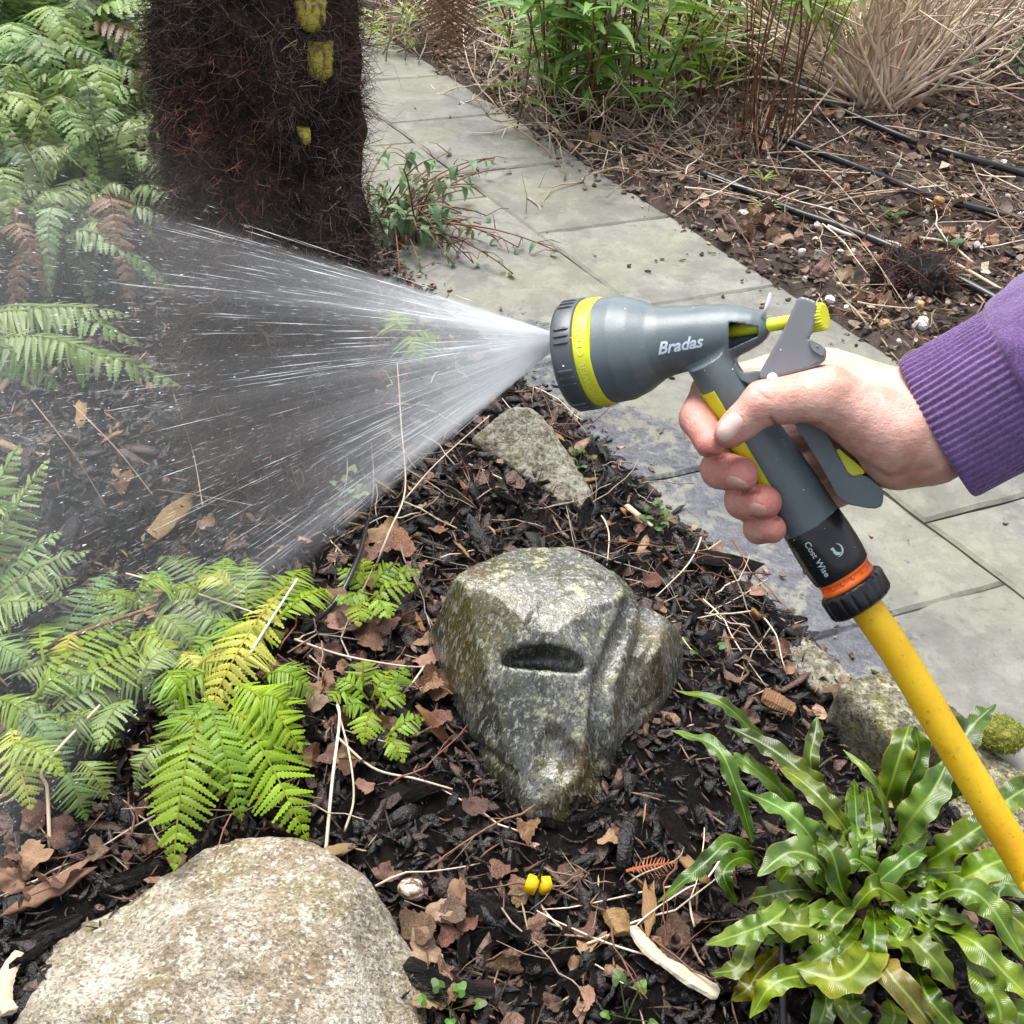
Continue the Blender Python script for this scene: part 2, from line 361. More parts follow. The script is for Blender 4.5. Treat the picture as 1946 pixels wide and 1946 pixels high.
M['redstem'] = simple("red_brown_stem", [(.3, (.10, .04, .025)), (.7, (.22, .095, .055))], 30, .6, .3, 120, .001, .4, vary=.3)
M['bracken'] = simple("dead_fern_brown", [(.3, (.10, .06, .04)), (.7, (.22, .14, .095))], 30, .8, .3, 120, .001, .3, tint=True)
M['rustfern'] = simple("dead_fern_rust", [(.3, (.30, .085, .035)), (.7, (.46, .17, .08))], 30, .7, .3, 120, .001, .3, tint=True)
# -- greens (tint carries the species colour)
M['fern'] = simple("fern_green", [(.3, g3(.78)), (.7, g3(1.2))], 30, .42, .35, 140, .001, .4, tint=True, transl=.34)
M['leafgreen'] = simple("leaf_green", [(.3, g3(.8)), (.7, g3(1.2))], 30, .4, .2, 140, .001, .4, tint=True, vary=.25, transl=.38)
def mat_hart():
    t = NT("harts_tongue_leaf"); uv = t.n("ShaderNodeTexCoord").outputs["UV"]; s = t.n("ShaderNodeSeparateXYZ", {0: uv})
    ax = t.math('ABSOLUTE', t.math('SUBTRACT', s.outputs[0], .5)); v = t.coord()
    c = t.ramp(t.noise(v, 22, 5), [(.32, (.026, .060, .003)), (.5, (.075, .150, .007)), (.68, (.165, .25, .014))])
    c = t.mix(1.0, c, t.attr(), 'MULTIPLY')
    c = t.mix(t.ramp(ax, [(0, g3(.85)), (.035, g3(.5)), (.06, g3(0))]), c, (.24, .33, .07))
    ed = t.ramp(t.math('ADD', ax, t.math('MULTIPLY', t.math('SUBTRACT', t.noise(v, 60), .5), .12)), [(.45, g3(0)), (.50, g3(.75))])
    c = t.mix(ed, c, (.20, .17, .03))
    vein = t.n("ShaderNodeTexWave", {"Vector": t.n("ShaderNodeCombineXYZ", {0: t.math('SUBTRACT', t.math('MULTIPLY', s.outputs[1], 1.0), t.math('MULTIPLY', ax, .16)), 1: 0.0, 2: 0.0}).outputs[0], "Scale": 14.0, "Distortion": .8, "Detail": 2.0}).outputs[1]
    nm = t.bump(t.math('ADD', vein, t.math('MULTIPLY', t.noise(v, 60, 3), 1.2)), .2, .0016)
    sh = t.bsdf(t.vary(c, .25, .012, .1), t.ramp(t.noise(v, 40), [(.35, g3(.08)), (.65, g3(.28))]), nm, .48)
    tr = t.n("ShaderNodeBsdfTranslucent"); t.set(tr, "Color", c)
    return t.done(t.n("ShaderNodeMixShader", {0: .12, 1: sh, 2: tr.outputs[0]}).outputs[0])
M['hart'] = mat_hart()
# -- trunk
M['trunk'] = simple("fibrous_trunk", [(.36, (.008, .006, .005)), (.5, (.022, .015, .012)), (.64, (.055, .034, .026))], 22, .9, 1, 120, .012, .2)
M['fibre'] = simple("palm_fibre", [(.3, g3(.7)), (.7, g3(1.3))], 10, .75, 0, spec=.3, tint=True)
M['stub'] = simple("yellow_leaf_base", [(.36, (.06, .035, .012)), (.46, (.22, .16, .015)), (.56, (.36, .30, .03)), (.66, (.26, .26, .045))], 30, .5, .5, 80, .002, .4, scale=(3, 3, 1))
# -- made things
def mat_plastic(name, col, rough, bump=.08, bsc=900, speck=None, var=.06):
    t = NT(name); v = t.coord(rand=False); n = t.noise(v, 60, 4)
    c = t.mix(1.0, (*col,), t.mix(.5, t.ramp(n, [(.38, g3(1 - var)), (.62, g3(1 + var))]), t.ramp(t.noise(v, 17, 6, .7), [(.42, g3(1 - var * .7)), (.62, g3(1 + var * 1.8))])), 'MULTIPLY')
    if speck:
        c = t.mix(t.math('MULTIPLY', t.ramp(t.noise(v, 260, 3, .6), [(.68, g3(0)), (.74, g3(1))]), .5), c, speck)
    r = t.ramp(t.noise(v, 45, 5), [(.3, g3(rough - .08)), (.7, g3(rough + .1))])
    return t.done(t.bsdf(c, r, t.bump(t.noise(v, bsc, 2), bump, .0006), .5))
M['grey'] = mat_plastic("grey_rubber", (.105, .135, .15), .36, .10, speck=(.3, .31, .31), var=.16)
M['greydark'] = mat_plastic("dark_grey_rubber", (.055, .068, .078), .40, .10, speck=(.2, .2, .2))
M['slot'] = mat_plastic("slot_grey", (.03, .04, .048), .45)
M['greylight'] = mat_plastic("lever_grey", (.165, .17, .185), .34, .06)
M['lime'] = mat_plastic("lime_plastic", (.62, .66, .02), .38, .04)
M['limelight'] = mat_plastic("lime_raised_print", (.72, .77, .16), .4, .04)
M['print'] = mat_plastic("pale_print", (.62, .74, .84), .5, 0)
M['printdim'] = mat_plastic("worn_white_print", (.45, .55, .56), .5, 0)
M['black'] = mat_plastic("black_plastic", (.010, .011, .014), .28, .1, 500, speck=(.10, .11, .12))
M['orange'] = mat_plastic("orange_plastic", (.85, .15, .012), .38)
M['steel'] = mat_plastic("steel_pin", (.55, .55, .57), .25, 0)
def mat_hose():
    t = NT("yellow_hose"); v = t.coord(rand=False); n = t.noise(v, 30, 6, .7)
    c = t.ramp(n, [(.3, (.80, .42, .006)), (.5, (.88, .54, .010)), (.7, (.92, .62, .02))])
    c = t.mix(t.math('MULTIPLY', t.ramp(t.noise(v, 420, 5, .7), [(.60, g3(0)), (.68, g3(1))]), .55), c, (.22, .11, .01))
    c = t.mix(t.math('MULTIPLY', t.ramp(t.noise(v, 75, 5, .7), [(.58, g3(0)), (.7, g3(1))]), .35), c, (.35, .17, .012))
    return t.done(t.bsdf(c, .5, t.bump(t.noise(v, 500, 3), .2, .0006), .5))
M['hose'] = mat_hose()
M['pipe'] = simple("black_pipe", [(.3, (.008, .009, .011)), (.7, (.02, .022, .026))], 60, .3, .15, 200, .001, .5)
M['yellow'] = mat_plastic("yellow_plastic", (.85, .55, .004), .4)
def mat_skin():
    t = NT("skin"); v = t.coord(rand=False); k = t.attr()
    sep = t.n("ShaderNodeSeparateColor", {0: k}).outputs
    base = t.ramp(t.noise(v, 60, 5), [(.36, (.50, .27, .21)), (.5, (.61, .37, .30)), (.62, (.68, .45, .38))])
    c = t.mix(sep[0], base, (.58, .17, .145))
    c = t.mix(t.math('MULTIPLY', t.ramp(t.noise(v, 110, 4), [(.5, g3(0)), (.68, g3(1))]), .30), c, (.60, .24, .20))
    c = t.mix(t.math('MULTIPLY', sep[1], .8), c, (.36, .12, .09))
    w = t.n("ShaderNodeTexVoronoi", {"Vector": t.coord(scale=(1, 1, 1), rand=False), "Scale": 620.0}, feature='DISTANCE_TO_EDGE').outputs[0]
    h = t.math('ADD', t.math('MULTIPLY', w, .8), t.noise(v, 300, 4))
    h = t.math('ADD', h, t.math('MULTIPLY', t.noise(t.coord(scale=(1, 1, 3.5), rand=False, rot=(.3, .5, .2)), 240, 5, .7), 1.6)); h = t.math('SUBTRACT', h, t.math('MULTIPLY', sep[1], 2.2))
    return t.done(t.bsdf(c, .46, t.bump(h, .30, .0012), .45, Subsurface_Weight=.18, Subsurface_Radius=(.004, .0015, .0008), Subsurface_Scale=1.0))
M['skin'] = mat_skin()
M['thumbnail'] = simple("pale_thumbnail", [(.3, (.62, .42, .36)), (.7, (.72, .52, .46))], 150, .26, .05, 300, .0005, .5)
M['nail'] = simple("fingernail", [(.3, (.50, .28, .22)), (.7, (.60, .37, .30))], 150, .28, .05, 300, .0005, .5)
def mat_knit(name, a, b):
    t = NT(name); v = t.coord(rand=False); n = t.noise(v, 90, 6, .75); c = t.ramp(n, [(.3, a), (.7, b)])
    c = t.mix(t.math('MULTIPLY', t.ramp(t.noise(v, 700, 3, .7), [(.5, g3(0)), (.75, g3(1))]), .5), c, tuple(min(1, x * 2.1 + .03) for x in b))
    c = t.mix(t.math('MULTIPLY', t.ramp(t.noise(v, 130, 3), [(.74, g3(0)), (.78, g3(1))]), .7), c, (.45, .38, .55))
    h = t.math('ADD', t.noise(v, 900, 4, .8), t.math('MULTIPLY', t.noise(v, 250, 3), .8))
    return t.done(t.bsdf(c, .95, t.bump(h, .8, .0016), .15, Sheen_Weight=.5, Sheen_Roughness=.5))
M['knit'] = mat_knit("purple_knit", (.080, .033, .135), (.165, .078, .27))
M['snail'] = simple("snail_shell", [(.38, (.07, .045, .035)), (.46, (.17, .115, .09)), (.53, (.40, .32, .25)), (.62, (.6, .52, .42))], 110, .35, .4, 300, .001, .5, scale=(1, 1, 3))
def mat_drop():
    t = NT("water_drop"); sh = t.bsdf((.86, .90, .93), .25, None, .6)
    return t.done(sh)
M['drop'] = mat_drop()

# ---------------------------------------------------------------- ground sheet
def axis(segs):
    out = []
    for a, b, n in segs: out += list(np.linspace(a, b, n, endpoint=False))
    return np.array(out + [segs[-1][1]])
gx = axis([(-60, -8, 14), (-8, -2.4, 40), (-2.4, -1.0, 60), (-1.0, 1.2, 190), (1.2, 3.2, 110), (3.2, 9, 40), (9, 60, 14)])
gy = axis([(-40, -3, 10), (-3, .4, 20), (.4, 1.9, 130), (1.9, 3.6, 110), (3.6, 6.2, 90), (6.2, 12, 40), (12, 80, 14)])
GX, GY = np.meshgrid(gx, gy, indexing='ij'); GZ = hgt(GX, GY)
gv = np.stack([GX, GY, GZ], -1).reshape(-1, 3); gf = grid_faces(len(gx), len(gy))
gf = [q[::-1] for q in gf]
fc = np.array([gv[q].mean(0) for q in gf]); nn_ = pn(fc[:, 0], fc[:, 1])
mi = np.where(nn_ < 1.09, 0, np.where(nn_ > 1.865, 1, 2))
ground = ob("ground", gv, gf, [M['bed'], M['far'], M['joint']], None, True, mi=mi); ground['kind'] = 'structure'

# ---------------------------------------------------------------- garden path of slabs
path = bpy.data.objects.new("garden_path", None); COL.objects.link(path); path['kind'] = 'structure'
def slab(s0, s1, n0, n1, k):
    sh = .127; g = .0014; pts = []
    cs = [(s0 + g + sh * (n0 - 1.5), n0 + g), (s1 - g + sh * (n0 - 1.5), n0 + g), (s1 - g + sh * (n1 - 1.5), n1 - g), (s0 + g + sh * (n1 - 1.5), n1 - g)]
    # subdivided, slightly chipped outline
    out = []
    for i in range(4):
        a = np.array(cs[i]); b = np.array(cs[(i + 1) % 4])
        for u in np.linspace(0, 1, 9, endpoint=False):
            q = a + (b - a) * u
            if u > 0: q = q + rng.normal(0, .0016, 2)
            out.append(q)
    out = np.array(out); ctr = out.mean(0); dz = rng.uniform(-.001, .003); tilt = rng.normal(0, .0035, 2)
    def w(q, z): 
        xy = q[:, :1] * T2 + q[:, 1:] * N2; return np.concatenate([xy, (z + (q - ctr) @ tilt)[:, None]], 1)
    m = len(out); ins = ctr + (out - ctr) * (1 - .008 / np.linalg.norm(out - ctr, axis=1)[:, None])
    v = [w(out, np.full(m, -.045 + dz)), w(out, np.full(m, -.005 + dz)), w(ins, np.full(m, dz))]
    # top interior grid rings for the wetness attribute
    rings = [.85, .6, .3]
    for r_ in rings: v.append(w(ctr + (ins - ctr) * r_, np.full(m, dz)))
    v.append(w(ctr[None], np.array([dz])))
    v = np.concatenate(v); f = []
    for a in range(5):
        for i in range(m): j = (i + 1) % m; f.append([a * m + i, a * m + j, (a + 1) * m + j, (a + 1) * m + i])
    for i in range(m): f.append([5 * m + i, 5 * m + (i + 1) % m, 6 * m])
    o = ob("paving_slab", v, f, M['slab'], path, False)
    c1 = G(1180, 900)[:2]; c2 = G(1010, 690)[:2]; c3 = G(1390, 1090)[:2]; c4 = G(1560, 1230)[:2]
    d = np.min([np.linalg.norm((v[:, :2] - c) / s_, axis=1) for c, s_ in ((c1, .20), (c2, .17), (c3, .17), (c4, .14))], 0)
    at = o.data.attributes.new("wet", 'FLOAT', 'POINT'); at.data.foreach_set("value", np.clip(1.25 - d * .9, 0, 1).astype(np.float32))
    return o
rowA = [-5.2, -4.75, -4.32, -3.9, -3.46, -3.066, -2.651, -2.224, -1.798, -1.37, -.926, -.5, -.07, .36]
rowB = [-5.2, -4.7, -4.2, -3.72, -3.25, -2.9, -2.48, -1.63, -1.197, -.748, -.31, .13, .55]
for i in range(len(rowA) - 1): slab(rowA[i], rowA[i + 1], 1.495, 1.88, i)
for i in range(len(rowB) - 1): slab(rowB[i], rowB[i + 1], 1.085, 1.495, i)
# ================================================================ SPRAY GUN (built in millimetre-like "px" units: 1 px = .22 mm, S() maps to the world)
A0 = np.array([1087, 677, 101.0]); UA = nrm([468, -74, -187]); E2 = nrm(np.array([0, 0, -1.0]) - UA * np.dot([0, 0, -1.0], UA)); E1 = nrm(np.cross(UA, E2))
if E1[1] > 0: E1 = -E1
def axp(t, r, ph): return A0 + t * UA + r * (math.cos(ph) * E1 + math.sin(ph) * E2)   # ph 0 = up, 90 deg = towards camera
GA0 = np.array([1350, 690, -25.0]); GU = nrm([.534, .845, .2]); GE2 = nrm(np.array([0, 0, -1.0]) - GU * np.dot([0, 0, -1.0], GU)); GE1 = nrm(np.cross(GE2, GU))
if GE1[0] > 0: GE1 = -GE1                                                       # GE1 points to the front (left-down)
def gxp(s, r, ph): return GA0 + s * GU + r * (math.cos(ph) * GE1 + math.sin(ph) * GE2)
bar_t = np.array([70, 78, 112, 146, 180, 200, 250, 290, 330, 360, 385, 400, 408]); bar_r = np.array([101, 101, 100, 89, 71, 66, 61, 57, 51, 43, 33, 23, 12])
grip_s = np.array([-20, 0, 60, 150, 260, 367]); grip_r = np.array([44, 44, 45, 50, 56, 59])

gun = thing("spray_gun", S([1400, 700, 0])[0], "grey spray gun with lime green band and knob, held in the hand", "spray gun")
def lathe(prof, A, U, e1, e2, n=64, ph0=0, ph1=2 * math.pi, closed=True, ry=1.0):
    an = np.linspace(ph0, ph1, n, endpoint=not closed); v = []
    for t, r in prof:
        v.append(A + t * U + r * (np.cos(an)[:, None] * e1 + ry * np.sin(an)[:, None] * e2))
    return np.concatenate(v), grid_faces(len(prof), n, closed)
# body: barrel and handle blended into one moulding
h = 2.4; lo = np.array([1120, 545, -125.0]); hi = np.array([1625, 1050, 190.0])
p = grid3(lo, hi, h); q = p - A0; tt = q @ UA; rr = np.linalg.norm(q - tt[..., None] * UA, axis=-1)
fb = np.maximum((rr - np.interp(tt, bar_t, bar_r)) * .93, np.maximum(74 - tt, tt - 410))
q = p - GA0; ts = q @ GU; q = q - ts[..., None] * GU; rg = np.sqrt((q @ GE1) ** 2 + (q @ GE2) ** 2)
fg = np.maximum(rg - np.interp(ts, grip_s, grip_r), np.maximum(-10 - ts, ts - 367))
d = smin(fb, fg, 16)
# window cut through the near side of the barrel tail
wx, wy = p[..., 0], p[..., 1]
e = np.maximum.reduce([1385 - wx, (612 + (wx - 1385) * .16) - wy, wy - (664 - (wx - 1385) * .46), wx - 1440, p[..., 2] + 8.0 + (wx - 1385) * .4])
d = np.maximum(d, -e)
v, f = surface_nets(d, lo, h); v = relax(v, f, 2, .5)
ob("body", S(v), f.tolist(), M['grey'], gun)
# selector head: ring with ridges, lime band
head = [(-2, 0), (-2, 78), (-6, 92), (-3, 101), (4, 106), (10, 107), (40, 107), (43, 104), (43, 95)]
v, f = lathe(head, A0, UA, E1, E2, 96); hd = ob("selector_ring", S(v), f, M['greydark'], gun)
band = [(41, 98), (43, 102.5), (46, 103.5), (72, 103.5), (75, 102), (79, 96)]
v, f = lathe(band, A0, UA, E1, E2, 96); bandob = ob("selector_band", S(v), f, M['lime'], gun)
v, f = lathe([(70, 99.5), (82, 102.5), (90, 102)], A0, UA, E1, E2, 96)
def block_on(A, U, e1, e2, t0, t1, r0, r1, ph, wpx):
    vs_ = []
    for t, ww in ((t0, .6), (t0 + 5, 1), (t1 - 5, 1), (t1, .6)):
        for r, w2 in ((r0, 1.0), (r1, .55)):
            for sgn in (-1, 1):
                a_ = ph + sgn * wpx * w2 * ww / r0 / 2; vs_.append(A + t * U + (r if not (r == r1 and ww < 1) else (r0 + r1) / 2) * (math.cos(a_) * e1 + math.sin(a_) * e2))
    f = []
    for i in range(3):
        b = i * 4; c = b + 4
        f += [[b, c, c + 2, b + 2], [b + 2, c + 2, c + 3, b + 3], [b + 3, c + 3, c + 1, b + 1], [b + 1, c + 1, c, b]]
    f += [[0, 2, 3, 1], [12, 13, 15, 14]]
    return np.array(vs_), f
for gph in range(8):
    for k in (-1, 0, 1):
        ph = math.radians(22 + gph * 45 + k * 7.5); v, f = block_on(A0, UA, E1, E2, 6, 38, 105.5, 110.5, ph, 7)
        ob("grip_ridge", S(v), f, M['greydark'], hd, False)
# raised print on the lime band, the words run round the ring
def text_mesh(body, size, align='CENTER', shear=0, bold=0.0):
    cu = bpy.data.curves.new("t", 'FONT'); cu.body = body; cu.size = size; cu.align_x = align; cu.align_y = 'CENTER'; cu.shear = shear; cu.offset = bold; cu.extrude = 0.0; cu.resolution_u = 3
    o = bpy.data.objects.new("t", cu); COL.objects.link(o); dg = bpy.context.evaluated_depsgraph_get(); me = bpy.data.meshes.new_from_object(o.evaluated_get(dg))
    bm = bmesh.new(); bm.from_mesh(me); bmesh.ops.triangulate(bm, faces=bm.faces[:]); bmesh.ops.subdivide_edges(bm, edges=[e_ for e_ in bm.edges if e_.calc_length() > size * .25], cuts=2)
    bmesh.ops.triangulate(bm, faces=bm.faces[:]); v = np.array([w.co[:] for w in bm.verts]); f = [[w.index for w in fc_.verts] for fc_ in bm.faces]; bm.free()
    bpy.data.objects.remove(o); bpy.data.curves.remove(cu); bpy.data.meshes.remove(me); return v, f
def wrap(v, fn): return np.array([fn(a[0], a[1]) for a in v])
def flipfix(pv, f):
    # faces must look outward: towards the camera here
    a, b, c = pv[f[0][0]], pv[f[0][1]], pv[f[0][2]]
    return f if np.dot(np.cross(b - a, c - a), -vf) > 0 else [q_[::-1] for q_ in f]
for word, ph0 in (("SHOWER", 124), ("CENTER", 68), ("JET", 12), ("FLAT", 180)):
    tv, tf = text_mesh(word, 23, bold=.4)
    # letters read upward: the baseline runs round the ring, letter tops face the nozzle's mouth
    pv = S(wrap(tv, lambda x, y: axp(59 - y * .80, 104.3, math.radians(ph0) - x / 104.0)))
    ob("lettering", pv, flipfix(pv, tf), M['limelight'], bandob, False)
tv, tf = text_mesh("Bradas", 33, shear=.45, bold=.9)
def onbar(x, y):
    t = 243 + x; r = float(np.interp(t, bar_t, bar_r)) + .9; return axp(t, r, math.radians(101) - y / r)
pv = S(wrap(tv, onbar)); ob("brand_lettering", pv, flipfix(pv, tf), M['print'], gun, False)
# flow rod, knob
v, f = lathe([(300, 0), (300, 13), (482, 13), (482, 0)], A0, UA, E1, E2, 24); ob("flow_rod", S(v), f, M['lime'], gun)
kn = []; n = 96
for t, k in ((484, 0), (484, .86), (487, 1), (519, 1), (523, .9), (523, 0)):
    an = np.arange(n) * 2 * math.pi / n; r = 26.5 * k * (1 + .045 * np.sign(np.sin(an * 24)) * (1 if 0 < k else 0)); kn.append(A0 + t * UA + r[:, None] * (np.cos(an)[:, None] * E1 + np.sin(an)[:, None] * E2))
ob("flow_knob", S(np.concatenate(kn)), grid_faces(6, n, True), M['lime'], gun, False)
# levers: outline prisms with a bevel
def prism(name, poly, zf, th, mat, parent, bev=3.0, seg=2):
    poly = np.array(poly, float); m = len(poly); zc = np.array([zf(*a) for a in poly])
    v = np.concatenate([np.c_[poly, zc - th / 2], np.c_[poly, zc + th / 2]]); f = [list(range(m)), [m + i for i in range(m)][::-1]]
    for i in range(m): j = (i + 1) % m; f.append([i, m + i, m + j, j])
    W = S(v); bm = bmesh.new(); bv = [bm.verts.new(a) for a in W]; [bm.faces.new([bv[i] for i in q_]) for q_ in f]
    bmesh.ops.recalc_face_normals(bm, faces=bm.faces[:])
    bmesh.ops.bevel(bm, geom=bm.edges[:] + bm.verts[:], offset=bev * PX, segments=seg, affect='EDGES', profile=.6)
    vv = [w.co[:] for w in bm.verts]; ff = [[w.index for w in q_.verts] for q_ in bm.faces]; bm.free()
    return ob(name, vv, ff, mat, parent, False)
def sm(poly, k=2):
    poly = np.array(poly, float)
    for _ in range(k):
        nx_ = np.roll(poly, -1, 0); poly = np.stack([poly * .8 + nx_ * .2, poly * .2 + nx_ * .8], 1).reshape(-1, 2)
    return poly
zl = lambda x, y: np.clip((1340 - x) * .4, -86, 0)
lev = prism("thumb_lever", sm([(1517, 563), (1535, 566), (1553, 574), (1550, 610), (1543, 636), (1535, 645), (1550, 655), (1571, 660), (1570, 686), (1549, 698), (1487, 716), (1446, 724), (1441, 714), (1451, 694), (1486, 633), (1503, 594)], 1), zl, 60, M['greylight'], gun, 6, 3)
prism("lever_wing", sm([(1535, 642), (1567, 659), (1567, 680), (1541, 664)], 1), lambda x, y: zl(x, y) - 1, 68, M['greylight'], lev, 2)
prism("pivot_bracket", sm([(1397, 684), (1408, 710), (1446, 703), (1449, 718), (1470, 716), (1460, 735), (1412, 728), (1392, 700)], 1), lambda x, y: -30, 40, M['grey'], gun)
v, f = lathe([(0, 0), (0, 8), (2, 11), (5, 11)], np.array([1468, 719, -86.0]), np.array([0, 0, 1.0]), np.array([1.0, 0, 0]), np.array([0, 1.0, 0]), 20)
ob("pivot_pin", S(v), f, M['print'], lev)
trig = prism("trigger", sm([(1506, 800), (1562, 800), (1592, 862), (1616, 906), (1643, 900), (1680, 932), (1677, 962), (1660, 968), (1598, 956), (1566, 896), (1524, 827)], 1), lambda x, y: 2 + (y - 800) * .12, 64, M['grey'], gun)
prism("trigger_pad", sm([(1582, 842), (1643, 893), (1643, 901), (1614, 908)], 1), lambda x, y: 8 + (y - 800) * .12, 67, M['lime'], trig, 1.5)
v, f = tube(S([[1452, 600, -62], [1458, 580, -62], [1464, 557, -62]]), np.array([5, 4, 2.2]) * PX, 10); ob("locking_pin", v, f, M['steel'], gun)
# lime strip on the front of the handle
an = np.linspace(math.radians(-50), math.radians(60), 14); rows = []
for s_ in np.linspace(42, 285, 30):
    r = float(np.interp(s_, grip_s, grip_r)) + 3.2; rows.append(GA0 + s_ * GU + r * (np.cos(an)[:, None] * GE1 + np.sin(an)[:, None] * GE2))
rows2 = [a - 6 * (np.cos(an)[:, None] * GE1 + np.sin(an)[:, None] * GE2) for a in rows]
v = np.concatenate(rows + rows2); f = grid_faces(30, 14); nB = 30 * 14; f += [[i + nB for i in q_][::-1] for q_ in grid_faces(30, 14)]
for i in range(29): f += [[i * 14, (i + 1) * 14, nB + (i + 1) * 14, nB + i * 14], [i * 14 + 13, nB + i * 14 + 13, nB + (i + 1) * 14 + 13, (i + 1) * 14 + 13]]
for j in range(13): f += [[j, nB + j, nB + j + 1, j + 1], [29 * 14 + j, 29 * 14 + j + 1, nB + 29 * 14 + j + 1, nB + 29 * 14 + j]]
ob("front_strip", S(v), f, M['lime'], gun, False)

# ================================================================ HOSE with its connector
hose = thing("garden_hose", S([1600, 1090, 70])[0], "yellow garden hose with black and orange snap connector plugged into the spray gun", "garden hose")
v, f = lathe([(364, 40), (364, 57.5), (366, 59.5), (400, 61), (430, 61.5), (455, 60.5), (474, 58.5), (478, 56), (479, 40)], GA0, GU, GE1, GE2, 64)
con = ob("connector", S(v), f, M['black'], hose)
v, f = lathe([(474, 40), (476, 52), (480, 54), (484, 54), (486, 50), (493, 50), (495, 55), (503, 55.5), (506, 53), (506, 40)], GA0, GU, GE1, GE2, 64); ring = ob("locking_ring", S(v), f, M['orange'], hose)
for k in range(14):
    v, f = block_on(GA0, GU, GE1, GE2, 484, 497, 49, 54, k * 2 * math.pi / 14, 7); ob("ring_rib", S(v), f, M['orange'], ring, False)
nut = []; n = 144
for t, k, sc_ in ((504, 40, 0), (504, 60, 0), (508, 65, .3), (514, 67, 1), (545, 66, 1), (552, 62, .7), (556, 55, 0), (556, 30, 0)):
    an = np.arange(n) * 2 * math.pi / n; r = k * (1 - .045 * sc_ * np.maximum(0, np.cos(an * 18)) ** 2)
    nut.append(GA0 + t * GU + r[:, None] * (np.cos(an)[:, None] * GE1 + np.sin(an)[:, None] * GE2))
ob("hose_nut", S(np.concatenate(nut)), grid_faces(8, n, True), M['black'], hose)
tv, tf = text_mesh("Cost Wise", 18, bold=.3)
pv = S(wrap(tv, lambda x, y: gxp(421 + x, 62.3, math.radians(63) + y / 62.0))); ob("brand_lettering", pv, flipfix(pv, tf), M['printdim'], con, False)
# swirl emblem: a comma-like drop inside an open arc
def emb(x, y): return gxp(425 + y, 62.4, math.radians(101) + x / 62.0)
ev = []; ef = []
for k in range(15):
    a_ = math.radians(-60 + 170 * k / 14); wdt = 2.0 * math.sin(math.pi * (k + .5) / 15)
    for rr_ in (13 - wdt, 13 + wdt): ev.append(emb(rr_ * math.cos(a_), rr_ * math.sin(a_)))
    if k: b_ = len(ev); ef.append([b_ - 4, b_ - 3, b_ - 1, b_ - 2])
b0 = len(ev)
for a_ in ((-9, -8), (-2, -9), (-1, 2), (3, 6), (7, 8), (1, 11), (-5, 8), (-7, 1), (-6, -3)): ev.append(emb(*a_))
ef.append(list(range(b0, b0 + 9)))
pv = S(np.array(ev)); ef = [flipfix(pv, [q_])[0] for q_ in ef]; ob("emblem", pv, ef, M['printdim'], con, False)
hp = list(S(np.array([gxp(500, 0, 0), [1660, 1175, 88], [1714, 1255, 100], [1829, 1449, 125], [1950, 1652, 148], [2048, 1818, 170]])))
hp += [np.array([.47, .33, .42]), np.array([.52, .25, .16]), np.array([.66, .12, .07]), np.array([.95, -.1, .06]), np.array([1.5, -.3, .06])]
pts = spline(hp, 90); v, f = tube(pts, 31.5 * PX * 1.04, 28); ob("hose_tube", v, f, M['hose'], hose)

# ================================================================ HAND
person = thing("person", S([1740, 800, 40])[0], "person's hand in a purple knitted sleeve gripping the spray gun", "person")
fingers = [
    [(1530, 700, 105, 46), (1352, 744, 90, 38), (1327, 795, -5, 36), (1350, 842, -62, 29)],
    [(1580, 790, 140, 44), (1404, 852, 120, 38), (1369, 892, 18, 37), (1409, 901, -48, 33)],
    [(1630, 850, 150, 42), (1444, 922, 130, 38), (1413, 950, 32, 36), (1453, 955, -36, 33)],
    [(1660, 895, 140, 38), (1476, 985, 125, 32), (1443, 1003, 52, 30), (1468, 1005, -14, 27)]]
h = 3.6; lo = np.array([1262, 628, -190.0]); hi = np.array([1990, 1062, 245.0])
p = grid3(lo, hi, h)
fd = None
for fg_ in fingers:
    c = None
    for a, b in zip(fg_[:-1], fg_[1:]):
        r_ = rcone(p, a[:3], b[:3], a[3], b[3]); c = r_ if c is None else smin(c, r_, 9)
    fd = c if fd is None else smin(fd, c, 8)
th = smin(rcone(p, (1452, 765, -104), (1388, 821, -97), 42, 31), rcone(p, (1572, 752, -90), (1452, 765, -106), 54, 42), 9)
th = smin(th, rcone(p, (1690, 826, -35), (1572, 752, -88), 76, 56), 22)
pm = [((1575, 728, 40), (1725, 790, 0), 62, 82), ((1530, 700, 100), (1600, 735, 40), 46, 60), ((1640, 770, 60), (1760, 800, 0), 76, 84), ((1650, 840, 70), (1760, 835, 0), 62, 78), ((1705, 858, 14), (1775, 838, 0), 74, 80), ((1580, 790, 135), (1660, 800, 70), 46, 66), ((1630, 850, 140), (1680, 840, 60), 42, 60), ((1755, 812, 0), (1985, 690, -20), 92, 104)]
pd = None
for a, b, r1, r2 in pm:
    r_ = rcone(p, a, b, r1, r2); pd = r_ if pd is None else smin(pd, r_, 26)
d = smin(smin(pd, th, 20), fd, 7)
v, f = surface_nets(d, lo, h); v = relax(v, f, 3, .5)
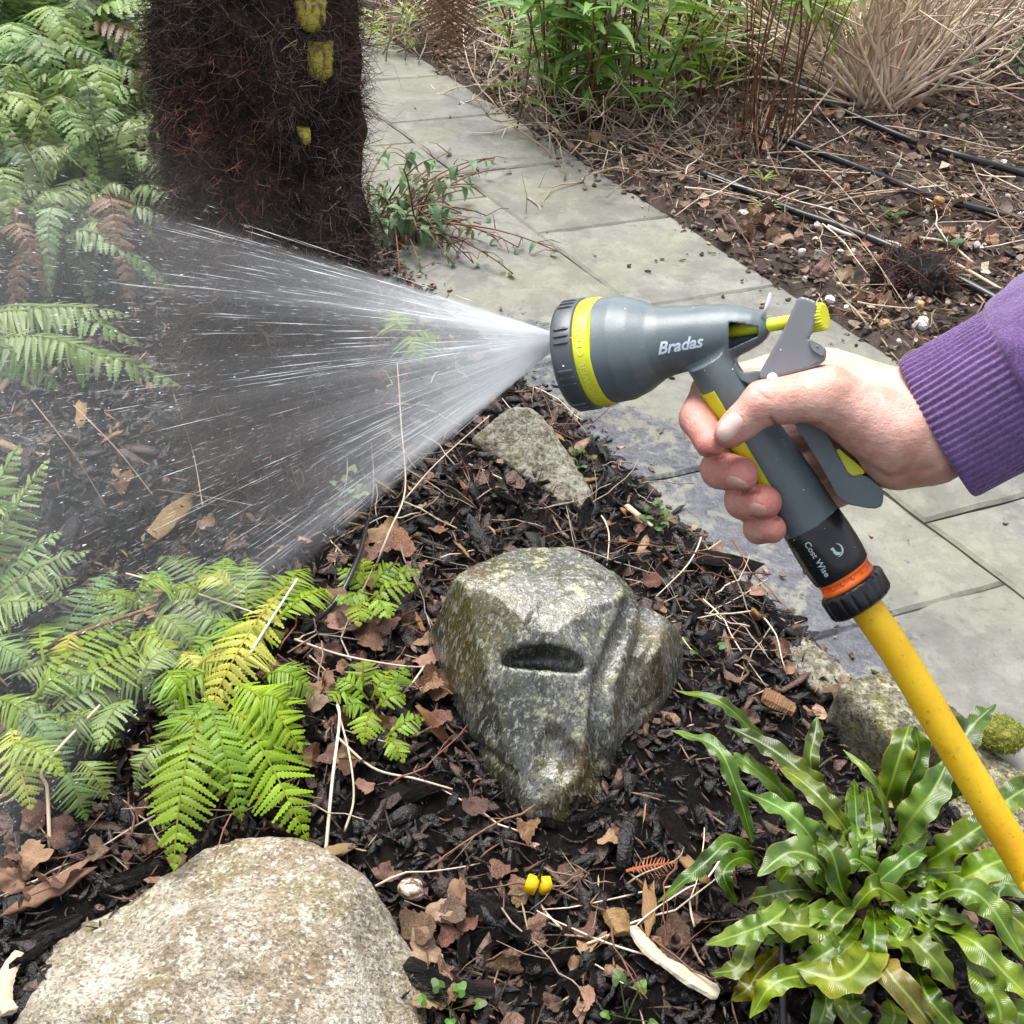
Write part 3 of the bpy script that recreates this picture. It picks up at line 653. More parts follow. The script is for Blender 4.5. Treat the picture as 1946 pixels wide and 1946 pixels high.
# flush at the finger ends and joints, creases at the joints
red = np.zeros(len(v)); crs = np.zeros(len(v))
for fg_ in fingers:
    red = np.maximum(red, 1.0 * np.exp(-(np.linalg.norm(v - np.array(fg_[3][:3]), axis=1) / 85) ** 2)); red = np.maximum(red, .8 * np.exp(-(np.linalg.norm(v - np.array(fg_[2][:3]), axis=1) / 70) ** 2))
red = np.maximum(red, .45 * np.exp(-(np.linalg.norm(v - np.array([1440, 760, -140]), axis=1) / 60) ** 2)); red = np.maximum(red, .25 * np.exp(-(np.linalg.norm(v - np.array([1620, 830, -100]), axis=1) / 90) ** 2))
def crease(a, b, w, k):
    global crs
    a = np.array(a, float); b = np.array(b, float); ab = b - a; q = v[:, :2] - a; t = np.clip(q @ ab / (ab @ ab), 0, 1); dd = np.linalg.norm(q - t[:, None] * ab, axis=1)
    crs = np.maximum(crs, k * np.exp(-(dd / w) ** 2) * (v[:, 2] < -20))
crease((1478, 812), (1464, 796), 4, 1); crease((1520, 808), (1560, 806), 5, .6); crease((1438, 742), (1452, 752), 3, .4); crease((1443, 752), (1460, 758), 3, .35)
crease((1600, 858), (1690, 905), 6, .5); crease((1690, 905), (1770, 890), 6, .35); crease((1405, 846), (1440, 838), 4, .5)
for x0, y0, x1, y1 in ((1345, 866, 1372, 868), (1360, 936, 1440, 934), (1398, 986, 1480, 984)): crease((x0, y0), (x1, y1), 4, .8)
tn = np.stack([red * .75, crs, np.zeros(len(v))], 1)
fn_ = np.zeros_like(v); q4 = np.cross(v[f[:, 2]] - v[f[:, 0]], v[f[:, 3]] - v[f[:, 1]])
for i in range(4): np.add.at(fn_, f[:, i], q4)
fn_ /= np.linalg.norm(fn_, axis=1)[:, None] + 1e-9
fn_ *= np.sign(np.sum(fn_ * (v - v.mean(0)), 1).mean())
v = v - fn_ * (crs * 2.6)[:, None] + fn_ * (1.6 * fbm3(v / 26.0, 3) + 1.1 * np.abs(vnoise3(v / np.array([9.0, 22.0, 14.0]))))[:, None]
vw = S(v); hand = ob("body", vw, f.tolist(), M['skin'], person, True, tint=tn)
sub = hand.modifiers.new("smooth_skin", 'SUBSURF'); sub.levels = 1; sub.render_levels = 1
bvh = BVHTree.FromPolygons(vw.tolist(), f.tolist())
def nail(cx, cy, ax, ay, ang, off=1.6, mat='nail'):
    c, s_ = math.cos(math.radians(ang)), math.sin(math.radians(ang)); pts = []; n = 20; rings = (0, .35, .65, .88, 1.0)
    for k in rings:
        for i in range(n if k else 1):
            a_ = i * 2 * math.pi / n; e = 2.6
            x = ax * k * math.copysign(abs(math.cos(a_)) ** (2 / e), math.cos(a_)); y = ay * k * math.copysign(abs(math.sin(a_)) ** (2 / e), math.sin(a_))
            px, py = cx + x * c - y * s_, cy + x * s_ + y * c; r_ = ray(px, py); hit = bvh.ray_cast(Vector(CAM), Vector(r_).normalized())
            o_ = np.array(hit[0]) if hit[0] is not None else S([px, py, -60])[0]
            dome = off * PX * (1 - k ** 4 * 1.15); pts.append(o_ - nrm(r_) * dome)
    f = [[0, 1 + i, 1 + (i + 1) % n] for i in range(n)]
    for k in range(len(rings) - 2):
        b = 1 + k * n; f += [[b + i, b + n + i, b + n + (i + 1) % n, b + (i + 1) % n] for i in range(n)]
    ob("fingernail", pts, [q_[::-1] for q_ in f], M[mat], person)
nail(1386, 812, 19, 31, 38, 3.2, mat='thumbnail'); nail(1402, 918, 24, 10, 26, 1.1); nail(1440, 967, 19, 10, 18, 1.1); nail(1435, 1014, 17, 6, 24, 1.0)

# sleeve: ribbed cuff, seam, body
CA = np.array([1785, 812, 0.0]); CU = nrm([.868, -.487, -.10]); CE2 = nrm(np.array([0, 0, -1.0]) - CU * np.dot([0, 0, -1.0], CU)); CE1 = nrm(np.cross(CU, CE2))
nr = 62; n = nr * 8; an = np.arange(n) * 2 * math.pi / n
prof = [(14, 112, 0), (4, 120, .2), (-4, 132, .5), (-7, 140, .8), (-3, 145, 1), (6, 147, 1)] + [(6 + k * 7.6, 147 + k * .25, 1) for k in range(1, 23)] + [(180, 155, .5), (186, 160, .2), (192, 159, 0)]
cv = []
for t, r, k in prof:
    rib = 2.6 * k * np.cos(an * nr + .5 * np.sin(t * .03)); wob = 3.0 * np.sin(an * 3 + t * .012) + 2.0 * np.sin(an * 5 - t * .02); R_ = r + rib + wob
    cv.append(CA + t * CU + (R_ * np.cos(an))[:, None] * CE1 + (.72 * R_ * np.sin(an))[:, None] * CE2)
slv = bpy.data.objects.new("sleeve", None); COL.objects.link(slv); slv.parent = person
ob("cuff", S(np.concatenate(cv)), grid_faces(len(prof), n, True), M['knit'], slv)
n2 = 160; an = np.arange(n2) * 2 * math.pi / n2; cv = []; ts_ = [184, 190, 200, 215, 235, 260, 300, 350, 420, 520, 640, 800]
for t in ts_:
    r = np.interp(t, [184, 190, 200, 240, 420, 800], [152, 161, 164, 168, 182, 215]); wob = 5 * np.sin(an * 3 + t * .015) + 3 * np.sin(an * 7 - t * .03) + 2 * np.sin(an * 13 + t * .06)
    R_ = r + wob * min(1, (t - 180) / 40); cv.append(CA + t * CU + (R_ * np.cos(an))[:, None] * CE1 + (.74 * R_ * np.sin(an))[:, None] * CE2)
ob("sleeve_body", S(np.concatenate(cv)), grid_faces(len(ts_), n2, True), M['knit'], slv)

# water drops clinging to the gun
dg_ = bpy.context.evaluated_depsgraph_get(); mb = MB(); trees_ = []
for o_ in list(gun.children) + [con]:
    if o_.type == 'MESH' and len(o_.data.polygons) > 20:
        W_ = np.array(worldloc(o_.parent)) + np.array(o_.location); trees_.append(BVHTree.FromPolygons([tuple(np.array(q_.co) + W_) for q_ in o_.data.vertices], [tuple(q_.vertices) for q_ in o_.data.polygons]))
bm = bmesh.new(); bmesh.ops.create_icosphere(bm, subdivisions=1, radius=1); dv = np.array([q_.co[:] for q_ in bm.verts]); df = [[q_.index for q_ in w_.verts] for w_ in bm.faces]; bm.free()
rd = np.random.default_rng(5); k = 0
while k < 34:
    px, py = rd.uniform(1060, 1690), rd.uniform(560, 1110); r_ = Vector(ray(px, py)).normalized(); best = None
    for tr_ in trees_:
        h_ = tr_.ray_cast(Vector(CAM), r_)
        if h_[0] is not None and (best is None or h_[3] < best[1]): best = (h_[0], h_[3])
    if best is None: continue
    s_ = float(np.clip(rd.lognormal(math.log(.00020), .4), .00012, .0005)); mb.add(dv * s_ * np.array([1, 1, .7]) + np.array(best[0]), df); k += 1
o = mb.obj("water_drops", M['drop'], gun); o['kind'] = 'stuff'
# ================================================================ STONES
def hull_planes(pts):
    bm = bmesh.new(); vs_ = [bm.verts.new(a) for a in pts]; bmesh.ops.convex_hull(bm, input=vs_); bm.normal_update()
    c = np.mean(pts, 0); N = []; D = []
    for f_ in bm.faces:
        n_ = np.array(f_.normal); p0 = np.array(f_.verts[0].co)
        if np.dot(c - p0, n_) > 0: n_ = -n_
        N.append(n_); D.append(n_ @ p0)
    bm.free(); return np.array(N), np.array(D)
def stone_field(pts, h, k=.012, pad=.03):
    pts = np.array(pts); lo = pts.min(0) - pad; hi = pts.max(0) + pad; p = grid3(lo, hi, h); N, D = hull_planes(pts)
    d = None; uniq = []
    for n_, d_ in zip(N, D):
        if any(np.dot(n_, a) > .985 and abs(d_ - b) < .01 for a, b in uniq): continue
        uniq.append((n_, d_)); e = p @ n_ - d_; d = e if d is None else -smin(-d, -e, k)
    return p, d, lo
def finish_stone(name, v, f, mat, label, cat, group=None, amp=.006, fr=14, it=1, base=None):
    v = relax(v, f, it); n = np.zeros_like(v)
    fn = np.cross(v[f[:, 2]] - v[f[:, 0]], v[f[:, 3]] - v[f[:, 1]])
    for i in range(4): np.add.at(n, f[:, i], fn)
    n /= np.linalg.norm(n, axis=1)[:, None] + 1e-12
    v = v + n * (amp * fbm3(v * fr + 3, 4) + amp * .35 * vnoise3(v * fr * 6))[:, None]
    o = ob(name, v, f.tolist(), mat); lo_ = v.min(0); c = v.mean(0); recenter(o, (c[0], c[1], lo_[2])); return tag(o, label, cat, group)
# carved stone
def hit_planes(Np, Dp, px, py):
    r_ = ray(px, py); nd = Np @ r_; no = Dp - Np @ CAM; t_ = np.where(nd < 0, no / np.where(nd < 0, nd, -1), -1e9); return CAM + t_.max() * r_
main = [V(905, 1070, 1.13), V(985, 1040, 1.18), V(1130, 1038, 1.20), V(1198, 1092, 1.13), V(1218, 1122, 1.10), V(848, 1092, 1.08), V(905, 1165, 1.035), V(953, 1258, .985), V(983, 1380, .92), V(1000, 1570, .855),
        V(1162, 1150, 1.06), V(1118, 1238, .985), V(1110, 1330, .935), V(1124, 1460, .895), V(1128, 1575, .855), V(1082, 1610, .832), V(842, 1290, 1.09), V(896, 1445, .99), V(960, 1535, .905),
        np.array([-.12, 1.16, -.03]), np.array([.0, 1.25, -.03]), np.array([.2, 1.26, -.03]), np.array([.02, .88, -.05]), np.array([.12, .85, -.05]), np.array([.2, 1.05, -.03])]
lob = [V(1222, 1148, 1.16), V(1268, 1172, 1.14), V(1294, 1202, 1.15), V(1300, 1295, 1.12), V(1284, 1372, 1.09), V(1226, 1462, 1.0), V(1158, 1510, .94), V(1208, 1245, 1.045), V(1190, 1340, 1.0), V(1238, 1325, 1.03), V(1255, 1232, 1.06),
       np.array([.29, 1.26, -.03]), np.array([.13, 1.25, -.03]), np.array([.12, .92, -.04]), np.array([.25, 1.08, -.04]), V(1170, 1180, 1.16)]
main = np.array(main); lob = np.array(lob); h = .0044; allp = np.concatenate([main, lob]); lo = allp.min(0) - .03; p = grid3(lo, allp.max(0) + .03, h)
Nm, Dm = hull_planes(main); Nl, Dl = hull_planes(lob)
def pfield(Np, Dp, k):
    d = None; uq = []
    for n_, q_ in zip(Np, Dp):
        if any(np.dot(n_, a) > .992 and abs(q_ - b) < .006 for a, b in uq): continue
        uq.append((n_, q_)); e = p @ n_ - q_; d = e if d is None else -smin(-d, -e, k)
    return d
fm = pfield(Nm, Dm, .003); rc_ = np.random.default_rng(21)
for _ in range(26):   # chipped corners
    n_ = nrm(-vf * .7 + rc_.normal(0, .75, 3)); sp_ = (main @ n_).max(); fm = np.maximum(fm, p @ n_ - (sp_ - rc_.uniform(.006, .026)))
d = smin(fm, pfield(Nl, Dl, .005), .004)
def surf(px, py):
    a = hit_planes(Nm, Dm, px, py); b = hit_planes(Nl, Dl, px, py); return a if (a - CAM) @ vf < (b - CAM) @ vf or (b-CAM) @ vf < .2 else b
def ell(c, ax, dirs):
    q = p - c; return (np.sqrt(sum(((q @ dd_) / a_) ** 2 for a_, dd_ in zip(ax, dirs))) - 1) * min(ax)
dirs_ = [nrm(vr + .04 * vd), vd, vf]
c = surf(1030, 1262); upv = nrm(np.array([0, .25, 1.0]))
e = np.maximum(ell(c + .006 * vf + .004 * vd, (.056, .026, .06), dirs_), (p - (c + .0085 * vd)) @ nrm(vd - .10 * vr - vf * .12) + .18 * np.abs((p - c) @ vr) ** 1.5); d = np.maximum(d, -e)
c = surf(1046, 1430); e = ell(c - .002 * vf, (.026, .038, .030), dirs_); d = -smin(-d, e, .0025)
c = surf(1078, 1455); e = np.maximum(ell(c - .002 * vf, (.020, .030, .030), dirs_), -((p - c) @ nrm(vr * .8 + vf * .5)) - .012); d = -smin(-d, e, .002)
c = surf(1020, 1325); e = ell(c - .022 * vf, (.05, .03, .026), dirs_); d = -smin(-d, e, .003)
def groove(d, pts, r, k, inn=0.0):
    Q = [surf(*a) + inn * vf for a in pts]
    for a, b in zip(Q[:-1], Q[1:]): d = -smin(-d, rcone(p, a, b, r, r), k)
    return d
d = groove(d, [(1205, 1150), (1185, 1215), (1155, 1290), (1142, 1380), (1150, 1480)], .017, .005)
d = groove(d, [(1192, 1146), (1138, 1165), (1122, 1238), (1105, 1275)], .005, .004)
d = groove(d, [(955, 1262), (990, 1215), (1020, 1165), (1060, 1130), (1110, 1112)], .0035, .004)
d = groove(d, [(1160, 1395), (1205, 1362), (1258, 1322)], .0045, .004)
d = groove(d, [(1215, 1275), (1232, 1245), (1250, 1212)], .004, .004)
d = groove(d, [(955, 1270), (985, 1350), (1008, 1470)], .006, .005)
d = groove(d, [(900, 1120), (925, 1200), (940, 1300), (935, 1400)], .008, .005)
d = groove(d, [(870, 1400), (920, 1420), (975, 1470)], .005, .006)
d = groove(d, [(1010, 1240), (1000, 1262), (965, 1275)], .004, .004)
v, f = surface_nets(d, lo, h); v = v + .003 * np.stack([vnoise3(v * 14 + 5), vnoise3(v * 14 + 50), vnoise3(v * 14 + 90)], 1)
carved = finish_stone("carved_stone", v, f, M['wetstone'], "tall wet greenish grey rock with a dark eye-like hollow, centre of the bed", "rock", None, .0028, 40)
# front boulder
Pk = [G(30, 1905, .02), G(58, 1850, .05), G(110, 1795, .07), G(270, 1722, .10), G(400, 1622, .10), G(445, 1606, .11), G(545, 1598, .12), G(622, 1632, .12), G(700, 1703, .10), G(738, 1770, .08), G(770, 1850, .06), G(786, 1946, .05), G(420, 1790, .125), G(610, 1790, .13), G(300, 1946, .125), G(640, 1990, .11), G(40, 2050, .06)]
for a in list(Pk[:12]): Pk.append(np.array([a[0] * .96 - .01, a[1] + .015 - .02, -.03]))
Pk += [np.array([-.55, .36, -.03]), np.array([-.05, .36, -.03])]
Pk = np.array(Pk); cb = Pk.mean(0); Pk = cb + (Pk - cb) * np.array([1.13, 1.12, 1.16]) + np.array([.008, .012, 0]); p, d, lo = stone_field(Pk, .006, .006, .03); rc_ = np.random.default_rng(8)
for _ in range(60):   # broken faces
    n_ = nrm(np.array([0, -.25, .75]) + rc_.normal(0, .6, 3)); sp_ = (Pk @ n_).max(); d = np.maximum(d, p @ n_ - (sp_ - rc_.uniform(.008, .030)))
v, f = surface_nets(d, lo, .006); v = v + .012 * np.stack([vnoise3(v * 7 + 5), vnoise3(v * 7 + 50), vnoise3(v * 7 + 90)], 1); v[:, 2] -= .009 * np.abs(vnoise3(v * 11 + 7)) * 2
boulder = finish_stone("boulder", v, f, M['drystone'], "big pale speckled granite boulder in the lower left corner of the bed", "rock", None, .007, 18)
# leaning back stone
bk = [(905, 812), (960, 765), (1010, 765), (1060, 820), (1085, 880), (1122, 940), (1108, 968), (1060, 968), (1000, 925), (940, 880), (885, 835)]
Pk = []
for x, y in bk:
    g = GH(x, 960 + (x - 1000) * .1); Y = 1.50 + (968 - y) * .00085; Pk.append(V(x, y, Y)); Pk.append(V(x, y, Y) + np.array([.02, .07, -.09]))
p, d, lo = stone_field(np.array(Pk), .005, .015, .03); v, f = surface_nets(d, lo, .005); v = v + .012 * np.stack([vnoise3(v * 11 + 5), vnoise3(v * 11 + 50), vnoise3(v * 11 + 90)], 1)
finish_stone("leaning_stone", v, f, M['backstone'], "brown lichen-edged stone leaning by the path below the nozzle", "rock", None, .006, 22)
# kerb stones beside the path
def blockstone(px, dims, rz, mat, label, amp=.006, tilt=(0, 0), z0=-.02, k=.005, h=.006, name="edging_stone"):
    c = GH(*px); L, W, Hh = dims; Rm = np.array(Matrix.Rotation(math.radians(rz), 3, 'Z') @ Matrix.Rotation(tilt[0], 3, 'X') @ Matrix.Rotation(tilt[1], 3, 'Y')); r_ = np.random.default_rng(int(px[0] * 7 + px[1]))
    pts = [c + Rm @ (np.array([sx * L / 2 * r_.uniform(.8, 1.05) , sy * W / 2 * r_.uniform(.8, 1.05), (0 if sz < 0 else Hh * r_.uniform(.85, 1.05))]) ) + np.array([0, 0, z0]) for sx in (-1, 0, 1) for sy in (-1, 0, 1) for sz in (-1, 1)]
    p, d, lo = stone_field(np.array(pts), h, k, .03); v, f = surface_nets(d, lo, h); v = v + .008 * np.stack([vnoise3(v * 12 + 5), vnoise3(v * 12 + 50), vnoise3(v * 12 + 90)], 1)
    return finish_stone(name, v, f, mat, label, "rock", None, amp, 20)
blockstone((1690, 1405), (.14, .13, .10), -56, M['darkstone'], "squat mossy edging stone behind the hart's-tongue fern at the path edge")
ms = blockstone((1850, 1500), (.13, .12, .055), -50, M['darkstone'], "low edging stone with a green moss cushion, partly behind the yellow hose")
blockstone((1945, 1600), (.16, .15, .06), -56, M['darkstone'], "edging stone at the right edge under the fern leaves beside the slabs")
blockstone((1545, 1270), (.12, .075, .022), -50, M['backstone'], "flat reddish slate lying in the mulch beside the slab edge", z0=-.01)
# moss cushion
cm = GH(1880, 1440); bv_ = []; bm = bmesh.new(); bmesh.ops.create_icosphere(bm, subdivisions=5, radius=1)
v = np.array([w.co[:] for w in bm.verts]); f = [[w.index for w in q_.verts] for q_ in bm.faces]; bm.free()
v = v * (1 + .12 * fbm3(v * 3, 3) + .05 * vnoise3(v * 14))[:, None] * np.array([.032, .028, .022]) + cm + np.array([0, 0, .05])
mo = ob("moss_cushion", v, f, M['moss']); recenter(mo, cm + np.array([0, 0, .04])); mv = np.array([q_.co[:] for q_ in mo.data.vertices]); mn = np.array([q_.normal[:] for q_ in mo.data.vertices]); tag(mo, "round cushion of bright green moss on the edging stone right of the yellow hose", "moss")

# ================================================================ PALM TRUNK
tb = GH(512, 975); RT = .146; tc = np.array([tb[0], tb[1] + RT * .85, 0]); palm = thing("palm_tree", (tc[0], tc[1], 0), "palm tree trunk covered in dark brown shaggy fibre, at the back of the bed", "tree")
Tt = V(484, 0, 1.86); lean = (Tt[:2] - tc[:2]) / Tt[2]; zz = np.concatenate([np.linspace(-.05, 1.3, 110), np.linspace(1.35, 2.6, 20)]); n = 120; an = np.arange(n) * 2 * math.pi / n
def trunk_pt(z, a, dr=0):
    R_ = RT * (1 + .04 * np.exp(-z * 3)) * (1 + .08 * np.clip(z, 0, 2)) + dr; return np.stack([tc[0] + lean[0] * z + R_ * np.cos(a), tc[1] + lean[1] * z + R_ * np.sin(a), z + 0 * a], -1)
v = np.concatenate([trunk_pt(np.full(n, z), an) for z in zz]); nv_ = np.stack([np.tile(np.cos(an), len(zz)), np.tile(np.sin(an), len(zz)), np.zeros(len(v))], 1)
v = v + nv_ * (.024 * fbm3(v * np.array([14, 14, 9]), 4) + .006 * vnoise3(v * 60))[:, None]
ob("trunk", v, grid_faces(len(zz), n, True), M['trunk'], palm)
def hairs(N, posf, lmin, lmax, w, segs=3):
    """shaggy strands as thin ribbons; posf(N) -> origin, outward normal"""
    o_, nn2 = posf(N); d_ = rng.normal(size=(N, 3)) * .8 + nn2 * .55 + np.array([0, 0, -.15]); d_ /= np.linalg.norm(d_, axis=1)[:, None]
    L_ = rng.uniform(lmin, lmax, N) * np.where(rng.random(N) < .06, 1.7, 1); pts = [o_]; cur = d_.copy()
    for s_ in range(segs):
        cur = cur + rng.normal(size=(N, 3)) * .55; cur /= np.linalg.norm(cur, axis=1)[:, None]
        pts.append(pts[-1] + cur * (L_ / segs)[:, None])
    sd = np.cross(d_, rng.normal(size=(N, 3))); sd /= np.linalg.norm(sd, axis=1)[:, None] + 1e-9; V_ = []
    for k, q_ in enumerate(pts):
        ww = w * (1 - .75 * k / segs); V_ += [q_ - sd * ww, q_ + sd * ww]
    A_ = np.stack(V_, 1); m = 2 * (segs + 1); F_ = []
    b = (np.arange(N) * m)[:, None]
    for k in range(segs): F_.append(b + np.array([2 * k, 2 * k + 1, 2 * k + 3, 2 * k + 2]))
    return A_.reshape(-1, 3), np.concatenate(F_, 0), m
def tpos(N):
    z = rng.uniform(0, 1.15, N); a = rng.uniform(math.pi, 2 * math.pi, N) + rng.normal(0, .35, N); q_ = trunk_pt(z, a, -.004); nn2 = np.stack([np.cos(a), np.sin(a), 0 * a], 1)
    q_ = q_ + nn2 * (.024 * fbm3(q_ * np.array([14, 14, 9]), 4))[:, None]; return q_, nn2
v, f, m = hairs(36000, tpos, .025, .07, .0007)
tn = np.repeat(rng.choice(len(fibc := np.array([(.018, .013, .011), (.034, .024, .019), (.066, .047, .036), (.12, .092, .070), (.07, .032, .027), (.20, .16, .12)])), 36000, p=[.24, .24, .20, .14, .12, .06]), m)
pat = vnoise3(v * np.array([11, 11, 8]) + 3) + .5 * vnoise3(v * 27 + 9); fc_ = fibc[tn] * (1 + 1.3 * np.clip(pat, -.5, .6))[:, None]; red_ = sstep(.10, .28, vnoise3(v * np.array([9, 9, 7]) + 40))[:, None]; fc_ = fc_ * (1 - red_) + red_ * fc_ * np.array([1.4, .80, .72])
fb_ = ob("fibre", v, f.tolist(), M['fibre'], palm, False, fc_); fb_['kind'] = 'stuff'
for (px, py0, py1, wpx, ok) in ((585, -40, 58, 62, 1), (603, 78, 150, 52, 0), (575, 244, 272, 24, 0)):
    # petiole stump pressed against the trunk, found by walking to the trunk's front surface
    def hit(px, py):
        r_ = ray(px, py); dd = np.linspace(1.2, 2.6, 1400); q_ = CAM + dd[:, None] * r_; e = np.hypot(q_[:, 0] - tc[0] - lean[0] * q_[:, 2], q_[:, 1] - tc[1] - lean[1] * q_[:, 2]) - RT * (1 + .05 * np.clip(q_[:, 2], 0, 2)) - .012
        i = np.argmax(e < 0) if (e < 0).any() else np.argmin(e); return q_[i]
    a = hit(px, py0); b = hit(px + 8, py1); wd = wpx / 2150 * 1.85 / 2; cl = spline([a + np.array([0, 0, .04 * ok]), a * .7 + b * .3, (a + b) / 2, b], 12); vv = []; sd = np.array([1.0, .1, 0]); n_ = 12
    for i_ in range(12):
        w_ = wd * np.interp(i_ / 11, [0, .6, .9, 1], [1, .95, .8, .35]) * (1 + .06 * math.sin(i_ * 2.1 + px)); out = -.004 + .010 * i_ / 11
        for k_ in range(n_):
            a_ = k_ * 2 * math.pi / n_; vv.append(cl[i_] + sd * (w_ * math.cos(a_)) + np.array([0, -1, 0]) * (out + .35 * w_ * math.sin(a_)) )
    ob("leaf_base", np.array(vv), grid_faces(12, n_, True) + [[11 * n_ + k_ for k_ in range(n_)]], M['stub'], palm)

def mosspos(N):
    i = rng.integers(0, len(mv), N); return mv[i] + np.array(mo.location), mn[i]
v, f, m = hairs(2600, mosspos, .003, .007, .0005, 2); mf = ob("moss_tufts", v, f.tolist(), M['fibre'], mo, False, np.repeat(np.array([(.10, .13, .01), (.2, .22, .02), (.3, .29, .04)])[rng.choice(3, 2600)], m, 0)); mf['kind'] = 'stuff'
# ================================================================ FERNS
def frond_mesh(mb, Bz, w, npin, col, tipcol, up=(0, 0, 1), lobes=True, prof=(.35, .42), droop=.16, ang=14, seed=0, rr=.0018, dens=1.0, lw=1.0):
    """Bz: (n,3) rachis curve; w: half width of the blade"""
    r_ = np.random.default_rng(seed); n = len(Bz); L = np.concatenate([[0], np.cumsum(np.linalg.norm(np.diff(Bz, axis=0), axis=1))]); tot = L[-1]
    tv, tf = tube(Bz, np.linspace(rr, rr * .35, n), 4, False); mb.add(tv, tf, np.array(col) * np.array([1.25, 1.0, .9]))
    up = nrm(up); col = np.array(col); tipcol = np.array(tipcol)
    for i in range(npin):
        u = .10 + .89 * (i + .5) / npin; s_ = u * tot; pos = np.array([np.interp(s_, L, Bz[:, k]) for k in range(3)])
        j = min(n - 2, int(np.searchsorted(L, s_)) - 1 if s_ > 0 else 0); tg = nrm(Bz[min(j + 1, n - 1)] - Bz[j]); sd = nrm(np.cross(tg, up)); nm = np.cross(sd, tg)
        x = (u - .10) / .9; env = min(1, (x / prof[0]) ** .6 if x < prof[0] else 1) * (1 - max(0, (x - prof[1]) / (1 - prof[1])) ** 1.25)
        pl = w * max(env, .04) * r_.uniform(.88, 1.08); sp = tot * .89 / npin
        for sg in (-1, 1):
            a_ = math.radians(ang + 18 * x + r_.normal(0, 5)); dr = droop * r_.uniform(.4, 1.5); dir_ = nrm(sg * sd * math.cos(a_) + tg * math.sin(a_) - nm * dr + r_.normal(0, .05, 3))
            pn_ = nrm(nm + .25 * r_.normal(size=3)); lat = nrm(np.cross(dir_, pn_)); pp = pos + tg * r_.normal(0, sp * .08)
            k = max(3, int(pl / (sp * .5 * .78) * dens)) if lobes else 3
            hw = sp * .50 * lw; c_ = col * r_.uniform(.78, 1.22) ; c2 = c_ * (1 - x * .3) + tipcol * x * .3
            vs_ = []; fs_ = []; ts_ = []
            bend = -nm * .22 * pl
            def mp(u_): return pp + dir_ * pl * u_ + bend * u_ * u_
            for q_ in range(k):
                u0, u1 = q_ / k, (q_ + 1) / k; m0, m1 = mp(u0), mp(u1); ll = hw * (1 - .82 * u0 ** 1.5) * (.75 if q_ == 0 else 1)
                for s2 in (-1, 1):
                    b_ = len(vs_); off = lat * s2 * ll; fw = dir_ * ll * .38; cup = -pn_ * ll * .22
                    vs_ += [m0, m0 + off * .60 + fw * .1 + cup * .4, m0 * .35 + m1 * .65 + off + fw * .8 + cup, m1 + off * .48 + fw * .1 + cup * .3]
                    vs_ += [m1]; fs_ += [[b_, b_ + 1, b_ + 2, b_ + 3, b_ + 4]] if s2 > 0 else [[b_ + 4, b_ + 3, b_ + 2, b_ + 1, b_]]
                    ts_ += [c2 * .9, c2, c2 * (1.08), c2, c2 * .9]
            tip = mp(1.0); b_ = len(vs_); m0 = mp(1 - 1.0 / k); vs_ += [m0 - lat * hw * .14, m0 + lat * hw * .14, tip]; fs_ += [[b_, b_ + 1, b_ + 2]]; ts_ += [c2, c2, tipcol * .5 + c2 * .5]
            mb.add(vs_, fs_, np.array(ts_))
_fs = [100]
def frond(parent, a, b, w, npin, col, tip=None, arch=.12, mat='fern', lab=None, **kw):
    _fs[0] += 1; a = np.array(a, float); b = np.array(b, float); mid = (a + b) / 2 + np.array([0, 0, arch]); r_ = np.random.default_rng(_fs[0]); mid = mid + r_.normal(0, .02, 3) * np.linalg.norm(b - a)
    mb = MB(); frond_mesh(mb, bez(a, mid, b, 14), w, npin, col, tip if tip is not None else np.array(col) * 1.15, seed=_fs[0], **kw)
    o = mb.obj("frond", M[mat], parent, False)
    if lab: o['label'] = lab
    return o
GREEN = (.11, .19, .055); MID = (.17, .26, .085); GREY = (.21, .29, .13); LIME = (.26, .40, .022); BR = (.20, .33, .028); PALE = (.24, .36, .12); YEL = (.42, .46, .08)
def pcol(c, j=.2): return np.array(c) * rng.uniform(1 - j, 1 + j) * np.array([rng.uniform(.9, 1.15), 1, rng.uniform(.8, 1.2)])
def fern_clump(base, n, L, w, az0, az1, el0, el1, col, label, group, npin=24, fall=.5, arch=.1, name="fern", dead=.08):
    f_ = thing(name, base, label, "fern", group); base = np.array(base)
    for i in range(n):
        az = math.radians(rng.uniform(az0, az1)); el = math.radians(rng.uniform(el0, el1)); l_ = L * rng.uniform(.75, 1.15); d_ = np.array([math.cos(az) * math.cos(el), math.sin(az) * math.cos(el), math.sin(el)])
        a = base + np.array([d_[0], d_[1], 0]) * .02 + np.array([0, 0, .02]); b = a + d_ * l_ - np.array([0, 0, fall * l_ * rng.uniform(.5, 1)])
        fl = float(hgt(b[0], b[1])) + .03; b[2] = max(b[2], fl); brown = rng.random() < dead
        frond(f_, a, b, w * rng.uniform(.85, 1.1), npin, (.17, .095, .05) if brown else pcol(col), arch=l_ * .38 + arch, ang=16, lab="dead brown frond" if brown else None)
    return f_
